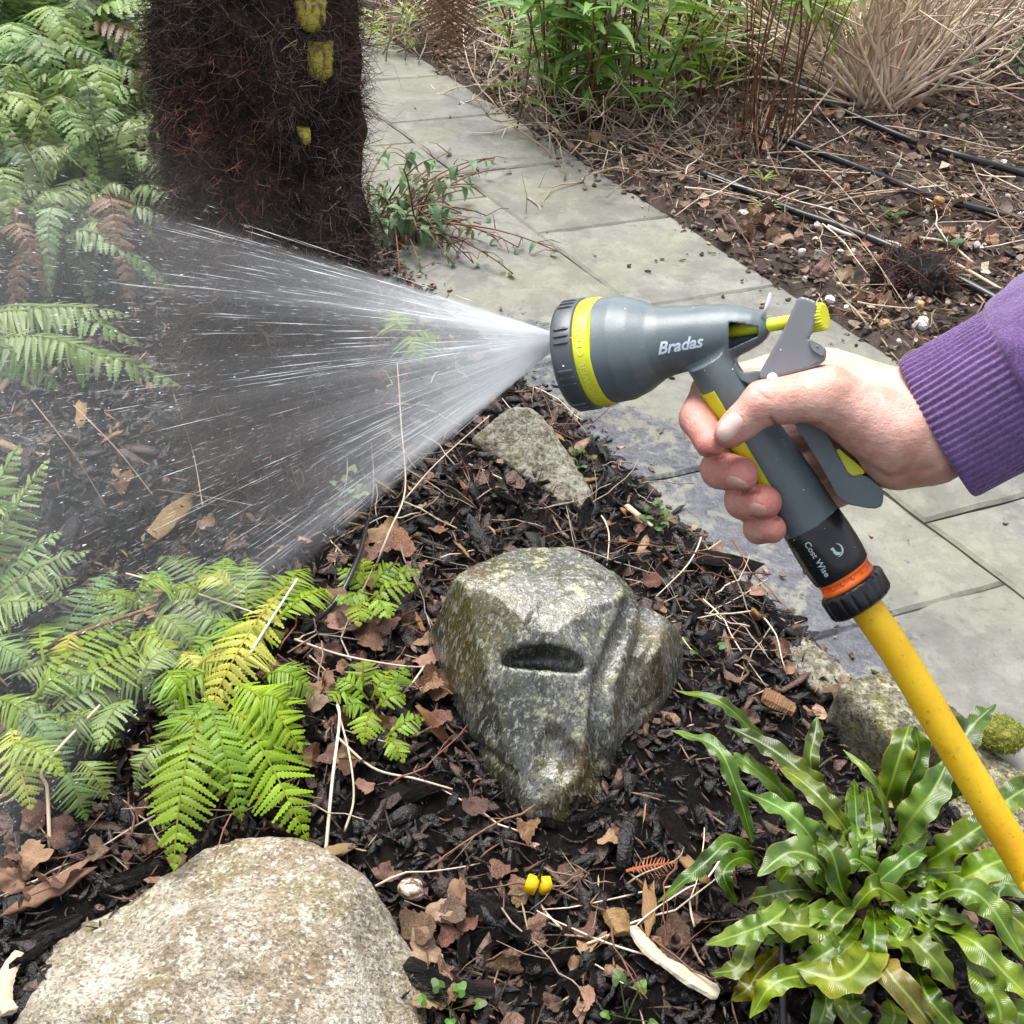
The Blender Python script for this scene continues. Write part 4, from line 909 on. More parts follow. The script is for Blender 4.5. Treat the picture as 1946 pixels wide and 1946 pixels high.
# tall fern bank behind, upper left
bank = [(40, 430, .52, MID, "lowest misty fern of the bank at the left edge"), (215, 440, .50, GREY, "misted grey-green fern hanging low beside the trunk, in the spray"), (120, 340, .60, MID, "mid-green fern in the middle of the bank, just above the spray"),
 (275, 330, .55, MID, "green fern pressed against the trunk's left side"), (-60, 330, .62, PALE, "pale fern leaning in at the left edge above the spray"), (40, 250, .66, GREEN, "darker green fern a third of the way down the left edge"), (200, 235, .64, MID, "mid-green fern left of the trunk, behind the one touching it"),
 (-40, 150, .7, MID, "fern at the upper left edge with long hanging fronds"), (110, 140, .72, GREEN, "dark green fern in the upper left, second row"), (262, 130, .7, GREY, "grey-green fern behind the trunk's left side near the top"), (30, 50, .8, GREEN, "tall fern in the top left corner"), (180, 40, .8, MID, "tall fern at the top edge between corner and trunk"), (-160, 60, .9, GREEN, "fern hanging in from beyond the top left corner"),
 (150, 520, .42, GREY, "low misted fern at the foot of the bank, in the spray left of the trunk"), (20, 560, .42, MID, "low fern at the left edge at the foot of the bank"), (300, 420, .46, GREY, "small feathery fern touching the trunk at the spray's upper edge"), (70, 170, .72, PALE, "pale yellowish-green fern between the darker ones of the upper left")]
for k, (px, py, L_, c, lab) in enumerate(bank):
    fern_clump(GH(px, py), 16, L_ * 1.08, L_ * .10, -175, 15, 30, 80, c, lab, "ferns of the bank behind the spray", 27, .95, dead=.07)
# mid-left fern in the spray
F2 = thing("fern", GH(-60, 760), "light green fern arching in from the left edge inside the spray", "fern")
for (x0, y0, Y0), (x1, y1, Y1), ww, c in [((-90, 640, 1.50), (250, 600, 1.50), .055, MID), ((-90, 650, 1.46), (345, 735, 1.42), .06, MID), ((-60, 670, 1.44), (215, 690, 1.38), .055, MID), ((-80, 660, 1.42), (120, 745, 1.36), .055, GREEN), ((-60, 620, 1.5), (160, 640, 1.5), .05, PALE), ((-100, 600, 1.5), (60, 740, 1.35), .05, MID), ((-60, 600, 1.55), (270, 660, 1.46), .05, MID)]:
    frond(F2, V(x0, y0, Y0), V(x1, y1, Y1), ww, 22, pcol(c, .12), arch=.07, ang=16, droop=.25)
# left bright fern, nearer
F3 = thing("fern", GH(-70, 1200), "bright whitish-green fern at the left edge below the spray", "fern")
for (x0, y0, Y0), (x1, y1, Y1), ww, c in [((-60, 1180, 1.10), (95, 870, 1.22), .05, PALE), ((-60, 1190, 1.08), (120, 1010, 1.15), .055, PALE), ((-70, 1200, 1.06), (175, 1045, 1.12), .05, MID), ((-90, 1220, 1.02), (60, 1265, .98), .05, PALE), ((-60, 1150, 1.1), (40, 840, 1.2), .05, PALE), ((-80, 1200, 1.05), (90, 1150, 1.05), .055, PALE), ((-80, 1200, 1.12), (150, 1100, 1.16), .05, MID), ((-100, 1100, 1.1), (20, 960, 1.15), .05, PALE)]:
    frond(F3, V(x0, y0, Y0), V(x1, y1, Y1), ww, 24, pcol(c, .1), arch=.05, ang=12)
# low fern patch, lower left
def fr_px(parent, a, b, za, zb, ww, col, npin=16, arch=.05, **kw): frond(parent, GH(*a, za), GH(*b, zb), ww, npin, pcol(col, .12), arch=arch, **kw)
F4 = thing("fern", GH(180, 1330), "spreading yellow-green fern lying over the mulch at the left below the spray", "fern")
for a, b, ww, c in [((60, 1330), (250, 1180), .045, BR), ((100, 1340), (330, 1230), .05, BR), ((90, 1360), (250, 1330), .045, MID), ((40, 1350), (130, 1480), .04, MID), ((120, 1360), (230, 1420), .04, BR), ((20, 1380), (60, 1540), .045, YEL), ((60, 1300), (10, 1230), .045, MID), ((200, 1250), (420, 1190), .045, BR), ((180, 1280), (330, 1330), .04, MID), ((240, 1200), (180, 1120), .04, MID), ((100, 1250), (220, 1080), .045, MID), ((20, 1290), (150, 1290), .045, MID), ((0, 1400), (170, 1380), .045, BR), ((130, 1470), (165, 1560), .03, GREEN), ((150, 1450), (205, 1520), .03, MID), ((-20, 1330), (100, 1410), .04, BR)]:
    fr_px(F4, a, b, .05, .04, ww, c)
F4b = thing("fern", GH(440, 1150), "feathery light green fern at the foot of the palm trunk, under the spray", "fern")
for a, b, ww, c in [((470, 1190), (470, 1060), .04, BR), ((450, 1180), (360, 1080), .042, BR), ((500, 1180), (590, 1080), .04, BR), ((430, 1200), (280, 1140), .042, MID), ((520, 1190), (640, 1120), .035, LIME), ((470, 1200), (330, 1200), .04, PALE), ((500, 1200), (540, 1110), .04, BR), ((450, 1220), (350, 1270), .04, BR), ((400, 1130), (300, 1060), .038, MID), ((420, 1160), (430, 1060), .04, BR)]:
    fr_px(F4b, a, b, .05, .05, ww, c)
for i_ in range(34):
    x0, y0 = rng.uniform(-20, 470), rng.uniform(1130, 1420); a_ = rng.uniform(0, 2 * math.pi); l_ = rng.uniform(80, 150)
    fr_px(F4 if x0 < 230 else F4b, (x0, y0), (x0 + math.cos(a_) * l_, y0 + math.sin(a_) * l_ * .75), rng.uniform(.04, .09), rng.uniform(.03, .08), rng.uniform(.026, .040), [BR, BR, MID, YEL, LIME, PALE][int(rng.integers(6))], 15, arch=.05)
F5 = thing("fern", GH(430, 1400), "vivid lime-green fern with fresh fronds drooping over the mulch behind the boulder", "fern")
for a, b, za, zb, ww, c, k in [((420, 1310), (585, 1600), .09, .035, .062, LIME, 19), ((480, 1340), (560, 1370), .08, .08, .045, LIME, 16), ((400, 1330), (330, 1660), .08, .05, .052, BR, 20), ((390, 1320), (460, 1560), .09, .04, .05, BR, 18), ((440, 1300), (575, 1430), .10, .07, .05, LIME, 17), ((410, 1330), (300, 1480), .08, .05, .045, BR, 20), ((540, 1120), (380, 1390), .11, .06, .048, YEL, 18), ((480, 1240), (350, 1300), .1, .06, .04, YEL, 18), ((430, 1280), (300, 1360), .08, .05, .042, BR, 18), ((470, 1300), (540, 1480), .09, .05, .042, LIME, 18), ((440, 1290), (520, 1260), .09, .07, .035, YEL, 14), ((500, 1290), (600, 1330), .08, .05, .038, BR, 16), ((380, 1380), (310, 1580), .06, .03, .04, BR, 20), ((430, 1370), (400, 1480), .07, .05, .045, LIME, 18)]:
    fr_px(F5, a, b, za, zb, ww, c, k, arch=.06)
# small sprouts left of the carved stone
F6 = thing("fern", GH(700, 1340), "small fern sprouts with short bright leaflets left of the carved stone", "fern")
for a, b, ww in [((700, 1330), (640, 1290), .026), ((705, 1330), (745, 1275), .026), ((700, 1345), (650, 1350), .024), ((705, 1350), (690, 1415), .024), ((715, 1345), (770, 1320), .024), ((735, 1400), (808, 1365), .022), ((735, 1400), (768, 1450), .020), ((690, 1310), (690, 1255), .024), ((730, 1330), (775, 1265), .02), ((670, 1320), (625, 1330), .02)]:
    fr_px(F6, a, b, .03, .04, ww, BR, 7, arch=.02, lw=1.15)
F7 = thing("fern", GH(700, 1130), "little bright green fern tuft beside the black drip hose", "fern")
for a, b, ww in [((700, 1130), (640, 1080), .026), ((705, 1120), (760, 1070), .03), ((700, 1140), (790, 1110), .026), ((690, 1140), (680, 1190), .026), ((710, 1140), (740, 1175), .026), ((690, 1120), (690, 1060), .026), ((700, 1130), (640, 1150), .024), ((720, 1110), (800, 1085), .024)]:
    fr_px(F7, a, b, .03, .05, ww, BR, 7, arch=.02, lw=1.15)
# small fern by the trunk seen through the spray
F8 = thing("fern", GH(760, 640), "small yellow-green fern in the litter right of the trunk, behind the spray", "fern")
for a, b, ww in [((770, 640), (730, 630), .05), ((775, 640), (850, 665), .05), ((770, 645), (800, 690), .05), ((765, 640), (740, 600), .05)]:
    fr_px(F8, a, b, .05, .05, ww, BR, 9, arch=.05)
# dead brown frond hanging by the far path, and a rust-coloured one on the mulch
dd = thing("dead_fern", G(850, 150), "dead brown fern hanging down beside the far path", "dead fern")
for (x0, y0), (x1, y1), ww in [((860, -160), (830, 145), .15), ((880, -160), (800, 60), .12), ((850, -150), (905, 60), .12), ((870, -170), (870, 120), .14), ((840, -150), (850, 100), .12)]:
    frond(dd, V(x0, y0, 3.55), V(x1, y1, 3.45), ww, 26, np.array((1.3, 1.2, 1.1)), arch=.02, mat='bracken', droop=.6, lw=.5, ang=15)
rf = thing("dead_fern", GH(1235, 1645), "small rust-red dead fern tip lying on the black mulch left of the hart's-tongue", "dead fern")
frond(rf, GH(1190, 1655, .02), GH(1285, 1640, .02), .017, 13, np.array((.9, .9, .9)), arch=.005, mat='rustfern', lw=.4, droop=.05)

# ================================================================ HART'S-TONGUE
HT = thing("harts_tongue_fern", GH(1640, 1690), "glossy hart's-tongue fern with wavy strap leaves in the lower right corner", "fern")
def strap(parent, ctrl, w, seed, col=(1, 1, 1), wav=.35, twist=0.0, n=30, m=9, lab=None, tipw=.25):
    r_ = np.random.default_rng(seed); c = spline(ctrl, n); tg = np.gradient(c, axis=0); tg /= np.linalg.norm(tg, axis=1)[:, None]
    L = np.linalg.norm(np.diff(c, axis=0), axis=1).sum(); v = []; uv = []; t = np.linspace(0, 1, n); ph = r_.uniform(0, 6, 2); fq = L / .023 * r_.uniform(.8, 1.1)
    wp = w * (.30 + .70 * sstep(0, .28, t)) * (1 - (1 - tipw * .2) * np.clip((t - .62) / .38, 0, 1) ** 1.9)
    prev = None
    for i in range(n):
        up = np.array([0, 0, 1.0]) + .5 * nrm(CAM - c[i]); sd = np.cross(tg[i], up); sd = nrm(sd) if np.linalg.norm(sd) > .05 else prev
        if prev is not None and np.dot(sd, prev) < 0: sd = -sd
        prev = sd; nm = np.cross(sd, tg[i]); a_ = twist * (t[i] - .4); sd2 = sd * math.cos(a_) + nm * math.sin(a_); nm2 = nm * math.cos(a_) - sd * math.sin(a_)
        for j in range(m):
            x = -1 + 2 * j / (m - 1); ed = abs(x) ** 1.6; s_ = 0 if x < 0 else 1
            z = wp[i] * (wav * ed * (math.sin(t[i] * fq * 2 * math.pi / 1.6 + ph[s_]) + .5 * math.sin(t[i] * fq * 5.1 + ph[1 - s_])) + .28 * abs(x) - .10 * x * x)
            lat = wp[i] * x * (1 + .10 * ed * math.sin(t[i] * fq * 4.4 + ph[1 - s_]))
            v.append(c[i] + sd2 * lat + nm2 * z); uv.append((j / (m - 1), t[i] * L / .10))
    return ob("leaf", np.array(v), grid_faces(n, m), M['hart'], parent, True, np.tile(np.array(col, float), (len(v), 1)), None, np.array(uv), **({'label': lab} if lab else {}))
def lp(px, py, z): return GH(px, py, z)
K = lambda a: np.array(a)
hl = [  # control points (px, py, height above ground), half width px
 ([(1500, 1460, .03), (1440, 1400, .09), (1370, 1335, .12), (1285, 1313, .10)], 20),
 ([(1430, 1600, .03), (1400, 1500, .09), (1360, 1420, .11), (1275, 1388, .09)], 24),
 ([(1600, 1530, .06), (1540, 1480, .11), (1460, 1420, .13), (1378, 1378, .13)], 30),
 ([(1630, 1610, .06), (1580, 1540, .12), (1530, 1490, .13), (1480, 1455, .12)], 32),
 ([(1560, 1640, .05), (1540, 1590, .11), (1490, 1540, .13), (1410, 1502, .11)], 34),
 ([(1670, 1560, .05), (1690, 1500, .12), (1715, 1420, .17), (1728, 1378, .17)], 38),
 ([(1700, 1560, .05), (1722, 1490, .13), (1745, 1430, .16), (1738, 1380, .19)], 34),
 ([(1690, 1620, .05), (1730, 1560, .13), (1775, 1500, .17), (1805, 1440, .18)], 42),
 ([(1690, 1600, .06), (1680, 1530, .12), (1650, 1470, .16), (1602, 1424, .16)], 13),
 ([(1780, 1560, .06), (1800, 1480, .14), (1840, 1390, .18), (1892, 1338, .19)], 42),
 ([(1545, 1500, .04), (1540, 1440, .08), (1548, 1400, .10), (1553, 1362, .11)], 24),
 ([(1730, 1660, .05), (1790, 1620, .12), (1850, 1580, .15), (1900, 1545, .15)], 38),
 ([(1770, 1690, .05), (1830, 1670, .12), (1890, 1640, .15), (1946, 1625, .14)], 42),
 ([(1800, 1640, .05), (1870, 1560, .12), (1930, 1510, .15), (1990, 1480, .14)], 40),
 ([(1590, 1720, .05), (1560, 1640, .11), (1500, 1620, .13), (1440, 1665, .12)], 38),
 ([(1570, 1660, .03), (1480, 1740, .09), (1420, 1770, .09), (1342, 1795, .06)], 32),
 ([(1620, 1720, .05), (1600, 1690, .09), (1580, 1620, .13), (1552, 1600, .12)], 32),
 ([(1600, 1750, .04), (1545, 1760, .09), (1490, 1755, .10), (1445, 1740, .07)], 36),
 ([(1660, 1780, .05), (1640, 1830, .11), (1590, 1860, .13), (1515, 1840, .11)], 46),
 ([(1580, 1830, .04), (1540, 1850, .10), (1470, 1870, .12), (1425, 1935, .09)], 30),
 ([(1440, 1640, .02), (1390, 1600, .06), (1340, 1640, .07), (1250, 1715, .03)], 24),
 ([(1450, 1660, .03), (1410, 1630, .07), (1375, 1660, .09), (1402, 1722, .05)], 22),
 ([(1640, 1700, .06), (1700, 1650, .10), (1740, 1620, .11), (1760, 1610, .09)], 28),
 ([(1750, 1720, .05), (1820, 1690, .12), (1880, 1720, .13), (1950, 1830, .10)], 34),
 ([(1780, 1760, .05), (1850, 1790, .10), (1910, 1850, .10), (1960, 1900, .08)], 38),
 ([(1700, 1760, .05), (1740, 1790, .10), (1780, 1830, .10), (1815, 1880, .07)], 34),
 ([(1660, 1800, .05), (1690, 1850, .10), (1740, 1910, .09), (1780, 1965, .06)], 36),
 ([(1560, 1860, .04), (1570, 1900, .08), (1560, 1940, .07), (1540, 1980, .04)], 28),
 ([(1460, 1700, .03), (1420, 1800, .06), (1400, 1840, .06), (1350, 1850, .04)], 26),
 ([(1690, 1690, .05), (1640, 1640, .09), (1610, 1640, .10), (1570, 1700, .08)], 26),
 ([(1740, 1740, .06), (1690, 1700, .09), (1660, 1690, .10), (1620, 1730, .08)], 30),
 ([(1820, 1700, .05), (1900, 1680, .09), (1960, 1690, .10), (2010, 1720, .08)], 36),
 ([(1830, 1800, .05), (1870, 1860, .09), (1900, 1920, .08), (1900, 1980, .05)], 36),
 ([(1740, 1830, .04), (1760, 1890, .08), (1800, 1940, .07), (1850, 1990, .04)], 34),
 ([(1480, 1800, .03), (1440, 1850, .06), (1420, 1880, .06), (1390, 1900, .04)], 26),
 ([(1620, 1870, .04), (1610, 1910, .08), (1640, 1950, .07), (1680, 1990, .04)], 32),
 ([(1860, 1720, .05), (1920, 1740, .08), (1970, 1790, .08), (2010, 1850, .05)], 34),
 ([(1520, 1560, .03), (1480, 1500, .08), (1420, 1450, .10), (1395, 1430, .09)], 26),
 ([(1700, 1640, .04), (1770, 1660, .07), (1830, 1700, .08), (1890, 1750, .06)], 28),
 ([(1560, 1560, .03), (1520, 1620, .07), (1500, 1650, .08), (1470, 1690, .06)], 26),
 ([(1850, 1890, .03), (1900, 1920, .07), (1950, 1930, .07), (2000, 1960, .05)], 34),
 ([(1690, 1900, .03), (1700, 1930, .06), (1690, 1960, .05), (1680, 1990, .04)], 30),
]
for i, (cp, w) in enumerate(hl):
    w3 = w / 2150 * 1.38 * .65; v_ = rng.uniform(.62, 1.1); brown = i in (26, 34)
    col = np.array((1.0, 1.0, 1.0)) * v_ * (np.array([1.7, .8, .8]) if brown else np.array([rng.uniform(.85, 1.35), 1, 1]))
    strap(HT, [lp(a, b, z) for a, b, z in cp], w3, 900 + i, col, wav=rng.uniform(.20, .48), twist=rng.uniform(-.8, .8), lab="browning wrinkled leaf" if brown else None)

for i in range(34):   # shorter inner and under leaves of the rosette
    a = rng.uniform(0, 2 * math.pi); cx, cy = 1650 + 95 * math.cos(a) * rng.uniform(.2, 1), 1700 + 80 * math.sin(a) * rng.uniform(.2, 1); dx, dy = math.cos(a) * rng.uniform(90, 190), math.sin(a) * rng.uniform(80, 160); e = rng.normal(0, 25, 2)
    cp = [(cx, cy, .035), (cx + dx * .35, cy + dy * .35, .085), (cx + dx * .7 + e[0] * .5, cy + dy * .7 + e[1] * .5, .085), (cx + dx + e[0], cy + dy + e[1], .045)]
    strap(HT, [lp(*q_) for q_ in cp], rng.uniform(20, 32) / 2150 * 1.38 * .66, 2000 + i, np.array((1.0, 1, 1)) * rng.uniform(.6, 1.1), wav=rng.uniform(.25, .5), twist=rng.uniform(-1, 1), n=24, m=7)
# ================================================================ LITTER
def rotmats(N, tilt):
    az = rng.uniform(0, 2 * math.pi, N); tx = rng.normal(0, tilt, N); ty = rng.normal(0, tilt, N)
    cz, sz, cx, sx, cy, sy = np.cos(az), np.sin(az), np.cos(tx), np.sin(tx), np.cos(ty), np.sin(ty); R_ = np.zeros((N, 3, 3))
    Rz = np.zeros((N, 3, 3)); Rz[:, 0, 0] = cz; Rz[:, 0, 1] = -sz; Rz[:, 1, 0] = sz; Rz[:, 1, 1] = cz; Rz[:, 2, 2] = 1
    Rx = np.zeros((N, 3, 3)); Rx[:, 0, 0] = 1; Rx[:, 1, 1] = cx; Rx[:, 1, 2] = -sx; Rx[:, 2, 1] = sx; Rx[:, 2, 2] = cx
    Ry = np.zeros((N, 3, 3)); Ry[:, 1, 1] = 1; Ry[:, 0, 0] = cy; Ry[:, 0, 2] = sy; Ry[:, 2, 0] = -sy; Ry[:, 2, 2] = cy
    return Rz @ Rx @ Ry
def chips(pos, Ls, Ws, Th, tilt, bend=.25):
    """N irregular, bent, splintered flakes: 2 x 8 outline points each"""
    N = len(pos); m = 8; u = np.array([-1, -.55, .1, .6, 1, .5, -.1, -.6]); w = np.array([.1, .9, 1, .8, -.1, -.9, -1, -.8])
    U = u + rng.normal(0, .13, (N, m)); W = w * rng.uniform(.55, 1.15, (N, m)) + rng.normal(0, .12, (N, m))
    X = U * Ls[:, None] / 2; Y = W * Ws[:, None] / 2; Z = -bend * rng.normal(0, 1, (N, 1)) * Ls[:, None] * (U ** 2 - .4) * .5 + rng.normal(0, 1, (N, 1)) * .35 * Ws[:, None] * (W ** 2) * .5 + rng.normal(0, .06, (N, m)) * Ls[:, None] * .3
    top = np.stack([X, Y, Z + Th[:, None] / 2], -1); bot = np.stack([X * .97, Y * .95, Z - Th[:, None] / 2], -1); L_ = np.concatenate([top, bot], 1)
    R_ = rotmats(N, tilt); Wv = np.einsum('nij,nkj->nki', R_, L_) + pos[:, None, :]
    b = (np.arange(N) * 16)[:, None]; F4 = [b + np.array(q_) for q_ in ([0, 1, 7, 7], )][:0]
    tri = [[0, 7, 1], ]; quads = [[1, 7, 6, 2], [2, 6, 5, 3]]; tri += [[3, 5, 4]]
    faces = []
    for q_ in quads: faces += (b + np.array(q_)[::-1]).tolist()
    for q_ in tri: faces += (b + np.array(q_)[::-1] if q_ == [0, 7, 1] else b + np.array(q_)[::-1]).tolist()
    for k in range(m): k2 = (k + 1) % m; faces += (b + np.array([k, k2, k2 + 8, k + 8])[::-1]).tolist()
    return Wv.reshape(-1, 3), faces, 16
def scatter(N, region, keep):
    """world positions: uniform in picture area mixed with uniform in ground area"""
    out = []
    while sum(map(len, out)) < N:
        k = N * 2; x = rng.uniform(region[0], region[2], k); y = rng.uniform(region[1], region[3], k); ok = keep(x, y); out.append(np.stack([x[ok], y[ok]], 1))
    q_ = np.concatenate(out)[:N]; return np.c_[q_, hgt(q_[:, 0], q_[:, 1])]
pix = lambda q_: ((lambda r_: np.stack([973 + F * (r_ @ vr) / (r_ @ vf), 973 + F * (r_ @ vd) / (r_ @ vf)], 1))(q_ - CAM))
bedkeep = lambda x, y: pn(x, y) < 1.10 + rng.normal(0, .012, len(x))
def inview(q_, mgn=420):
    p_ = pix(q_); return (p_[:, 0] > -mgn) & (p_[:, 0] < 1946 + mgn) & (p_[:, 1] > -mgn) & (p_[:, 1] < 1946 + mgn)
def pal(cols, pr, N, j=.3): 
    c = np.array(cols)[rng.choice(len(cols), N, p=pr)]; return c * rng.uniform(1 - j, 1 + j, (N, 1))
BCOL = [(.006, .0055, .006), (.012, .010, .010), (.024, .017, .016), (.045, .027, .023), (.085, .052, .040), (.20, .125, .078)]
def stuffmesh(name, pos, Ls, Ws, Th, tilt, cols, mat, bend=.25):
    v, f, m = chips(pos, Ls, Ws, Th, tilt, bend); o = ob(name, v, f, mat, None, name == 'bark_mulch', np.repeat(cols, m, 0)); o['kind'] = 'stuff'; return o
N = 33000; pos = scatter(N, (-1.6, .30, .75, 2.7), bedkeep); pos = pos[inview(pos)]; N = len(pos); dist = np.linalg.norm(pos - CAM, axis=1)
Ls = rng.lognormal(math.log(.019), .6, N).clip(.006, .085); Ws = (Ls * rng.uniform(.12, .5, N)).clip(.003, .022); pos[:, 2] += rng.uniform(.0, .008, N)
stuffmesh("bark_mulch", pos, Ls, Ws, Ws * rng.uniform(.12, .35, N), .35, pal(BCOL, [.33, .27, .18, .12, .07, .03], N), M['barkstuff'], .5)
# fine splinters / stalks as ground cover
N = 2400; pos = scatter(N, (-1.1, .35, .75, 2.6), bedkeep); pos = pos[inview(pos)]; N = len(pos); pos[:, 2] += rng.uniform(.004, .014, N); Ls = rng.uniform(.015, .06, N)
stuffmesh("bark_splinters", pos, Ls, np.full(N, .0022), np.full(N, .0016), .25, pal([(.03, .02, .017), (.10, .055, .035), (.26, .165, .10), (.40, .29, .19)], [.35, .3, .25, .1], N), M['farchip'], .15)
N = 800; pos = scatter(N, (-1.1, .35, .75, 2.6), bedkeep); pos = pos[inview(pos)]; N = len(pos); pos[:, 2] += rng.uniform(.004, .014, N); Ls = rng.lognormal(math.log(.020), .35, N).clip(.01, .045)
stuffmesh("leaf_litter", pos, Ls, Ls * rng.uniform(.5, .9, N), np.full(N, .0008), .35, pal([(.05, .03, .024), (.10, .058, .042), (.18, .10, .068), (.30, .19, .13)], [.35, .33, .22, .10], N), M['barkstuff'], .55)
# far bed: clods, crumbs, chips
farkeep = lambda x, y: pn(x, y) > 1.875 + rng.normal(0, .012, len(x))
N = 26000; pos = scatter(N, (-.9, 1.7, 2.6, 6.0), farkeep); pos = pos[inview(pos)]; N = len(pos); Ls = rng.lognormal(math.log(.0125), .5, N).clip(.005, .05); Ws = Ls * rng.uniform(.4, 1.0, N); pos[:, 2] += rng.uniform(.0, .006, N)
stuffmesh("soil_clods", pos, Ls, Ws, Ws * rng.uniform(.3, .8, N), .4, pal([(.055, .041, .035), (.10, .075, .063), (.16, .122, .10), (.24, .19, .155), (.36, .29, .235), (.55, .5, .45)], [.26, .3, .22, .13, .07, .02], N), M['farchip'])
N = 8000; pos = scatter(N, (-.9, 1.7, 2.6, 6.0), farkeep); pos = pos[inview(pos)]; N = len(pos); pos[:, 2] += rng.uniform(.004, .02, N); Ls = rng.uniform(.03, .12, N)
stuffmesh("dry_stalks", pos, Ls, np.full(N, .0032), np.full(N, .0024), .2, pal([(.10, .06, .04), (.21, .14, .09), (.36, .26, .17), (.5, .4, .28)], [.3, .33, .25, .12], N), M['farchip'], .15)
N = 2600; pos = scatter(N, (-.9, 1.7, 2.6, 6.0), farkeep); pos = pos[inview(pos)]; N = len(pos); pos[:, 2] += rng.uniform(.006, .02, N); Ls = rng.lognormal(math.log(.026), .4, N).clip(.01, .06)
stuffmesh("dry_leaf_litter", pos, Ls, Ls * rng.uniform(.4, .9, N), np.full(N, .001), .4, pal([(.10, .065, .05), (.19, .125, .095), (.31, .22, .165), (.45, .35, .27)], [.3, .33, .25, .12], N), M['farchip'], .55)
# a few crumbs strewn on the slabs
N = 380; pos = scatter(N, (-.4, 1.2, 1.0, 3.6), lambda x, y: (pn(x, y) > 1.09) & (pn(x, y) < 1.9) & (rng.random(len(x)) < np.exp(-np.minimum(np.abs(pn(x, y) - 1.1), np.abs(pn(x, y) - 1.88)) / .035) + .02)); pos[:, 2] = .004; Ls = rng.uniform(.004, .02, N)
stuffmesh("slab_crumbs", pos, Ls, Ls * rng.uniform(.2, .8, N), Ls * .15, .1, pal([(.03, .02, .016), (.13, .08, .05), (.3, .22, .15)], [.5, .35, .15], N), M['farchip'])

# ---- pieces that can be picked out singly: shared meshes, one object each
def variants(n, fn): return [fn(k) for k in range(n)]
def chip_mesh(k, mat, L=1.0, W=.35, T=.07, bend=.25):
    r_ = np.random.default_rng(500 + k); nu, nv = 7, 3; v = []
    for s_ in (1, -1):
        for i in range(nu):
            for j in range(nv):
                u = -1 + 2 * i / (nu - 1); w = -1 + 2 * j / (nv - 1); e = 1 - .6 * abs(u) ** 3 * r_.uniform(.3, 1.2)
                v.append([u * L / 2 + r_.normal(0, .025) + (.10 * r_.normal() if abs(u) == 1 else 0), w * W / 2 * e + r_.normal(0, .02), bend * (u * u - .4) * .25 * (1 if k % 2 else -1) + .06 * w * w * (1 if k % 3 else -1) + s_ * T / 2 * (1 - .5 * abs(w)) + r_.normal(0, .012)])
    a = grid_faces(nu, nv); nB = nu * nv; f = [q_[::-1] for q_ in a] + [[i + nB for i in q_] for q_ in a]
    for i in range(nu - 1):
        for j in (0, nv - 1): q_ = [i * nv + j, (i + 1) * nv + j, nB + (i + 1) * nv + j, nB + i * nv + j]; f.append(q_ if j else q_[::-1])
    for j in range(nv - 1):
        for i in (0, nu - 1): q_ = [i * nv + j, i * nv + j + 1, nB + i * nv + j + 1, nB + i * nv + j]; f.append(q_[::-1] if i else q_)
    return newmesh("chip", v, f, mat, True)
def leaf_mesh(k, mat, lobes=5, deep=.35, curl=.35):
    r_ = np.random.default_rng(700 + k); n = 40; an = np.arange(n) * 2 * math.pi / n; rings = [0, .3, .55, .8, 1]
    rad = (.86 + deep * np.cos(an * lobes + r_.uniform(0, 6)) + .04 * np.sign(np.sin(an * 13)) + .5 * deep * np.cos(an * 2 + r_.uniform(0, 6)) + r_.normal(0, .035, n)) * (1 + .22 * np.cos(an)); rad /= rad.max(); ax = r_.uniform(0, 6, 4)
    v = []; 
    for q_ in rings:
        for i in range(n if q_ else 1):
            x = rad[i] * q_ * math.cos(an[i]); y = rad[i] * q_ * .85 * math.sin(an[i])
            z = curl * (.60 * (x * math.cos(ax[0]) + y * math.sin(ax[0])) ** 2 * (1 if k % 2 else -.7) + .22 * q_ * q_ * math.sin(2 * an[i] + ax[1]) + .17 * math.sin(6 * x + ax[2]) * math.cos(6 * y + ax[3]) + .06 * abs(math.sin(9 * y + 4 * abs(x)))) + 0.0
            v.append([x / 2, y / 2, z / 2])
    f = [[0, 1 + i, 1 + (i + 1) % n] for i in range(n)]
    for q_ in range(3):
        b = 1 + q_ * n; f += [[b + i, b + n + i, b + n + (i + 1) % n, b + (i + 1) % n] for i in range(n)]
    # stalk
    tv, tf = tube([[-.30, 0, 0], [-.6, .03, .05], [-.85, .10, .06]], [.012, .014, .012], 4); nb = len(v); v += tv.tolist(); f += [[i + nb for i in q_] for q_ in tf]
    return newmesh("leaf", v, f, mat, True)
def twig_mesh(k, mat, fork=True, th=.006):
    r_ = np.random.default_rng(900 + k); mb = MB(); pts = [np.array([-.5, 0, 0])]; d_ = np.array([1.0, 0, 0])
    for i in range(7): d_ = nrm(d_ + r_.normal(0, .16, 3) * np.array([1, 1, .5])); pts.append(pts[-1] + d_ / 7)
    mb.add(*tube(pts, np.linspace(th, th * .5, 8), 5))
    if fork:
        for q_ in (2, 4, 5)[: 1 + k % 3]:
            e = nrm(d_ + r_.normal(0, .8, 3) * np.array([1, 1, .4])); L_ = r_.uniform(.15, .4); mb.add(*tube([pts[q_], pts[q_] + e * L_ * .5, pts[q_] + e * L_ + r_.normal(0, .03, 3)], [th * .6, th * .5, th * .3], 4))
    return mb.mesh("twig", mat)
CH = variants(12, lambda k: chip_mesh(k, M['bark'], 1, .16 + .035 * (k % 6), .06, .5)); WD = variants(5, lambda k: chip_mesh(40 + k, M['wood'], 1, .22 + .05 * (k % 3), .10, .1))
LB = variants(7, lambda k: leaf_mesh(k, M['leafbrown'], 3, .16, .85)); LT = variants(6, lambda k: leaf_mesh(20 + k, M['leaftan'], 3, .14, .7))
